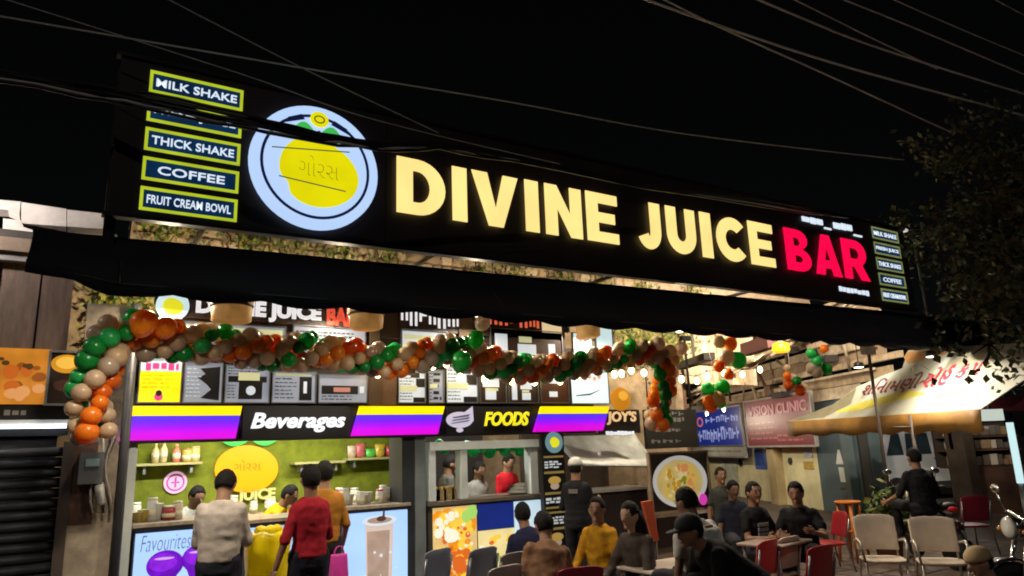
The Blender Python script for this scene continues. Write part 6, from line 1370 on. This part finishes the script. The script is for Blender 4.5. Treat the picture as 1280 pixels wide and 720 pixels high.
# ================================================================== MOTORCYCLES
def motorcycle(label, x, y, depth, face, col, scale=1):
    p = pos(x, y, depth); t = thing('motorcycle', label, 'motorcycle', (p.x, p.y, 0), 'parked motorcycles'); t.rotation_euler = (0, 0, R(face)); t.scale = (scale,) * 3
    C_ = mat('bike_%s' % str(col), col, .25, var=.15, coat=.5); CH = mat('chrome', (.75, .75, .75), .12, metal=1, var=.1)
    def L(nm, fn, m, par=None):
        mb = MB(); fn(mb); o = bpy.data.objects.new(nm, mb.mesh(nm, [m])); COL.objects.link(o); o.parent = par or t; return o
    MX = Matrix.Rotation(R(90), 3, 'X')
    for y_ in (.62, -.62):
        w = L('wheel', lambda m: m.lathe([(.23, -.05), (.29, -.045), (.31, 0), (.29, .045), (.23, .05), (.22, 0), (.23, -.05)], (0, y_, .31), 28, Matrix.Rotation(R(90), 3, 'Y')), mat('tyre', (.02, .02, .02)))
        L('rim', lambda m: m.lathe([(.20, -.03), (.222, -.03), (.222, .03), (.20, .03), (.20, -.03)], (0, y_, .31), 28, Matrix.Rotation(R(90), 3, 'Y')), CH, w)
        L('spokes', lambda m: [m.tube([(0, y_, .31), (0, y_ + .21 * math.cos(a), .31 + .21 * math.sin(a))], .006, 4) for a in [2 * math.pi * k / 10 for k in range(10)]], CH, w)
    for sx in (-1, 1):
        L('fork', lambda m: m.tube([(sx * .075, .62, .31), (sx * .075, .42, .95)], .022, 8), CH)
        L('mirror', lambda m: (m.tube([(sx * .28, .34, 1.0), (sx * .33, .37, 1.2)], .007, 5), m.ell((sx * .33, .37, 1.22), (.065, .015, .042), 12, 7)), CH)
        L('indicator', lambda m: m.ell((sx * .15, .52, .88), (.035, .035, .025), 8, 6), mat('amber_lens', (.5, .2, .02), .2))
    L('handlebar', lambda m: m.tube([(-.36, .26, 1.0), (-.22, .36, 1.02), (0, .40, .96), (.22, .36, 1.02), (.36, .26, 1.0)], .014, 8), CH)
    for sx in (-1, 1): L('grip', lambda m: m.tube([(sx * .30, .30, 1.008), (sx * .39, .245, .998)], .02, 8), BLACK)
    h_ = L('headlight', lambda m: m.lathe([(.02, -.09), (.085, -.05), (.105, .02), (.10, .04)], (0, .52, .90), 18, Matrix.Rotation(R(-90), 3, 'X')), CH); L('lens', lambda m: m.lathe([(.098, .041), (.07, .055), (0, .06)], (0, .52, .90), 18, Matrix.Rotation(R(-90), 3, 'X')), mat('lens_glass', (.5, .5, .48), .08), h_)
    L('fuel_tank', lambda m: m.ell((0, .15, .80), (.14, .26, .13), 18, 10), C_); L('seat', lambda m: m.rings([[Vector((math.cos(a) * .13 * k, yy, .76 + zz + math.sin(a) * .05 * k)) for a in [2 * math.pi * q / 14 for q in range(14)]] for yy, k, zz in ((-.02, .7, .03), (-.12, 1, .0), (-.4, 1.1, .02), (-.66, .9, .06), (-.74, .5, .07))]), mat('bike_seat', (.02, .02, .02), .5))
    L('engine', lambda m: (m.caps((0, .1, .42), (0, .18, .62), .13, .10), m.caps((0, -.08, .40), (0, -.1, .45), .12, .11)), mat('engine_metal', (.18, .18, .18), .35, metal=.8)); L('frame', lambda m: m.tube([(0, .42, .88), (0, .3, .4), (0, -.2, .33), (0, -.62, .33), (0, -.5, .7), (0, .35, .8)], .022, 8), BLACKM)
    for yy, a0 in ((.62, .3), (-.62, .2)): L('mudguard', lambda m: m.rings([[Vector((dx, yy + rr_ * math.cos(a), .31 + rr_ * math.sin(a))) for dx, rr_ in ((-.07, .33), (.07, .33), (.07, .345), (-.07, .345))] for a in [a0 + k * .22 for k in range(11)]]), C_)
    L('exhaust', lambda m: m.tube([(.12, .15, .4), (.14, -.1, .26), (.15, -.7, .34)], .04, 10, .055), CH); L('tail_light', lambda m: m.ell((0, -.78, .78), (.07, .03, .04), 10, 6), mat('tail_red', (.5, .02, .03)))
motorcycle('black motorcycle with chrome fittings at the bottom right corner', 1345, 712, 6.3, 62, (.012, .012, .014))
motorcycle('dark motorcycle parked beneath the man in black', 1160, 640, 9.9, -40, (.03, .012, .012))

# ================================================================== TREE
tb = pos(1372, 600, 10.4); TR = thing('tree', 'dark street tree reaching in at the right with leaves hanging over the awning', 'tree', (tb.x, tb.y, 0))
m_bark = mat('bark', (.05, .035, .025), .9, var=.5, vs_=6, bump=.9, bs=18)
rt = random.Random(13)
tips = []
def limb(m, a, b, r1, r2, bend=.15):
    mid = a.lerp(b, .5) + Vector((rt.gauss(0, bend), rt.gauss(0, bend), rt.gauss(0, bend * .5))); pts = [a, a.lerp(mid, .5), mid, mid.lerp(b, .5), b]; m.tube(pts, r1, 9, r2); return mid
def trunk(m):
    base = Vector((tb.x, tb.y, 0)); top = base + Vector((-.25, .1, 4.3))
    m.tube([base, base + Vector((.02, 0, .4)), base + Vector((.05, -.02, 1.5)), base + Vector((.12, .0, 2.8)), top], .29, 14, .16)
    for x, y, dep in [(1195, 300, 11.2), (1255, 170, 11.0), (1225, 225, 11.6), (1290, 260, 10.5), (1240, 330, 11.0), (1190, 372, 11.6), (1290, 350, 10), (1215, 265, 12.5), (1262, 240, 10.8), (1330, 200, 11), (1350, 330, 10.5), (1268, 395, 9.2), (1236, 446, 9.4)]:
        e = pos(x, y, dep); s_ = base.lerp(top, rt.uniform(.78, 1)); mid = limb(m, s_, e, .075, .015, .25); tips.append((e, 1)); tips.append((mid.lerp(e, .5), .8))
        for k in range(3):
            e2 = e + Vector((rt.gauss(0, .45), rt.gauss(0, .35), rt.gauss(0, .35))); m.tube([mid.lerp(e, .6), e2], .018, 5, .006); tips.append((e2, .8))
P('trunk', trunk, m_bark, TR)
lp = []
for e, k in tips:
    for c in range(int(7 * k)):
        cc = e + Vector((rt.gauss(0, .30), rt.gauss(0, .26), rt.gauss(0, .24)))
        for q in range(20): lp.append(cc + Vector((rt.gauss(0, .12), rt.gauss(0, .12), rt.gauss(0, .10))))
m_lf = [mat('tree_leaf_%d' % i, c, .5, var=.3) for i, c in enumerate([(.07, .09, .03), (.09, .105, .035), (.055, .075, .025), (.12, .115, .05)])]
lp = [p_ for p_ in lp]
lp = [p_ for i_, p_ in enumerate(lp) if p_.z > 3.3 or i_ % 3 == 0]
link('crown', leaf_mesh('crown', m_lf, [p_ - Vector((tb.x, tb.y, 0)) for p_ in lp], .12, 9), TR, Vector((tb.x, tb.y, 0)))

# ================================================================== OVERHEAD WIRES
m_wire = mat('wire_grey', (.6, .59, .57), .5, var=.3)
def wire(label, pts, r, m=m_wire, n=24):
    w = [pos(*q) for q in pts]; out = []
    for i in range(n + 1):
        f = i / n * (len(w) - 1); k = min(len(w) - 2, int(f)); t = f - k
        p0, p1, p2_, p3_ = w[max(0, k - 1)], w[k], w[k + 1], w[min(len(w) - 1, k + 2)]
        out.append(.5 * ((2 * p1) + (p2_ - p0) * t + (2 * p0 - 5 * p1 + 4 * p2_ - p3_) * t * t + (3 * p1 - p0 - 3 * p2_ + p3_) * t * t * t))
    o = MB().tube(out, r, 6).build('overhead_wire', m, None, org=out[0]); return tag(o, label, 'wire', 'overhead wires')
wire('long pale wire sagging across the sky above the sign lettering', [(-60, 10, 5.2), (380, 85, 6), (640, 128, 7), (860, 168, 8.2), (1130, 200, 10)], .0065)
wire('wire slanting down from the upper sky to the sign top beside the logo', [(200, -6, 5), (380, 86, 5.4), (548, 166, 6)], .004)
wire('bright wire, upper of the crossing pair at the sky right', [(780, -10, 8), (940, 46, 9), (1080, 90, 10), (1300, 150, 11.5)], .014)
wire('wire crossing the bright wire and dropping to the tree', [(800, -16, 8), (900, 34, 8.6), (1030, 92, 9.6), (1190, 166, 11)], .010)
wire('thick wire, first of the parallel group toward the top corner', [(930, -8, 8), (1060, 46, 9), (1160, 80, 10), (1320, 130, 11)], .012)
wire('thin wire just above the thick one in the parallel group', [(970, -12, 8), (1070, 38, 9), (1120, 62, 9.5), (1172, 86, 10.1)], .008)
wire('middle wire of the parallel group, fading toward the tree', [(1030, -10, 8), (1150, 38, 9), (1320, 110, 10)], .008)
wire('faint wire high in the parallel group', [(1100, -8, 8), (1200, 36, 9), (1330, 90, 10)], .006)
wire('faint short wire at the very top corner', [(1230, -8, 8), (1300, 30, 9)], .006)
wire('thin wire skimming the top of the menu plates', [(-60, -22, 5.0), (300, 92, 5.5), (470, 150, 5.8), (700, 205, 7)], .0035)
# black bundle of service cables sagging in front of the sign
CB = thing('cable_bundle', 'thick black bundle of cables sagging across the logo and menu plates', 'cables', pos(300, 150, 5.9))
mk = mat('cable_black', (.012, .012, .013), .4, var=.3, spec=.5)
for k in range(7):
    dy = (k - 3) * 3.1; ln = [(-60, 84 + dy * .7, 5.2), (100, 112 + dy * .8, 5.3), (185, 127 + dy, 5.35), (300, 152 + dy * .9, 5.5), (400, 172 + dy * .6, 5.75), (470, 183 + dy * .5, 5.95), (548, 182 + dy * .4, 6.3), (640, 198 + dy * .35, 6.8), (800, 231 + dy * .3, 8), (1000, 262 + dy * .3, 9.9), (1060, 272, 10.6)]
    w = [pos(*q) for q in ln]; out = []
    for a, b in zip(w, w[1:]): out += [a.lerp(b, t) + Vector((rt.gauss(0, .004), rt.gauss(0, .01), rt.gauss(0, .005))) for t in (0, .33, .66)]
    MB().tube(out + [w[-1]], .011 if k % 3 else .014, 6).build('cable', mk if k != 5 else m_wire, CB)
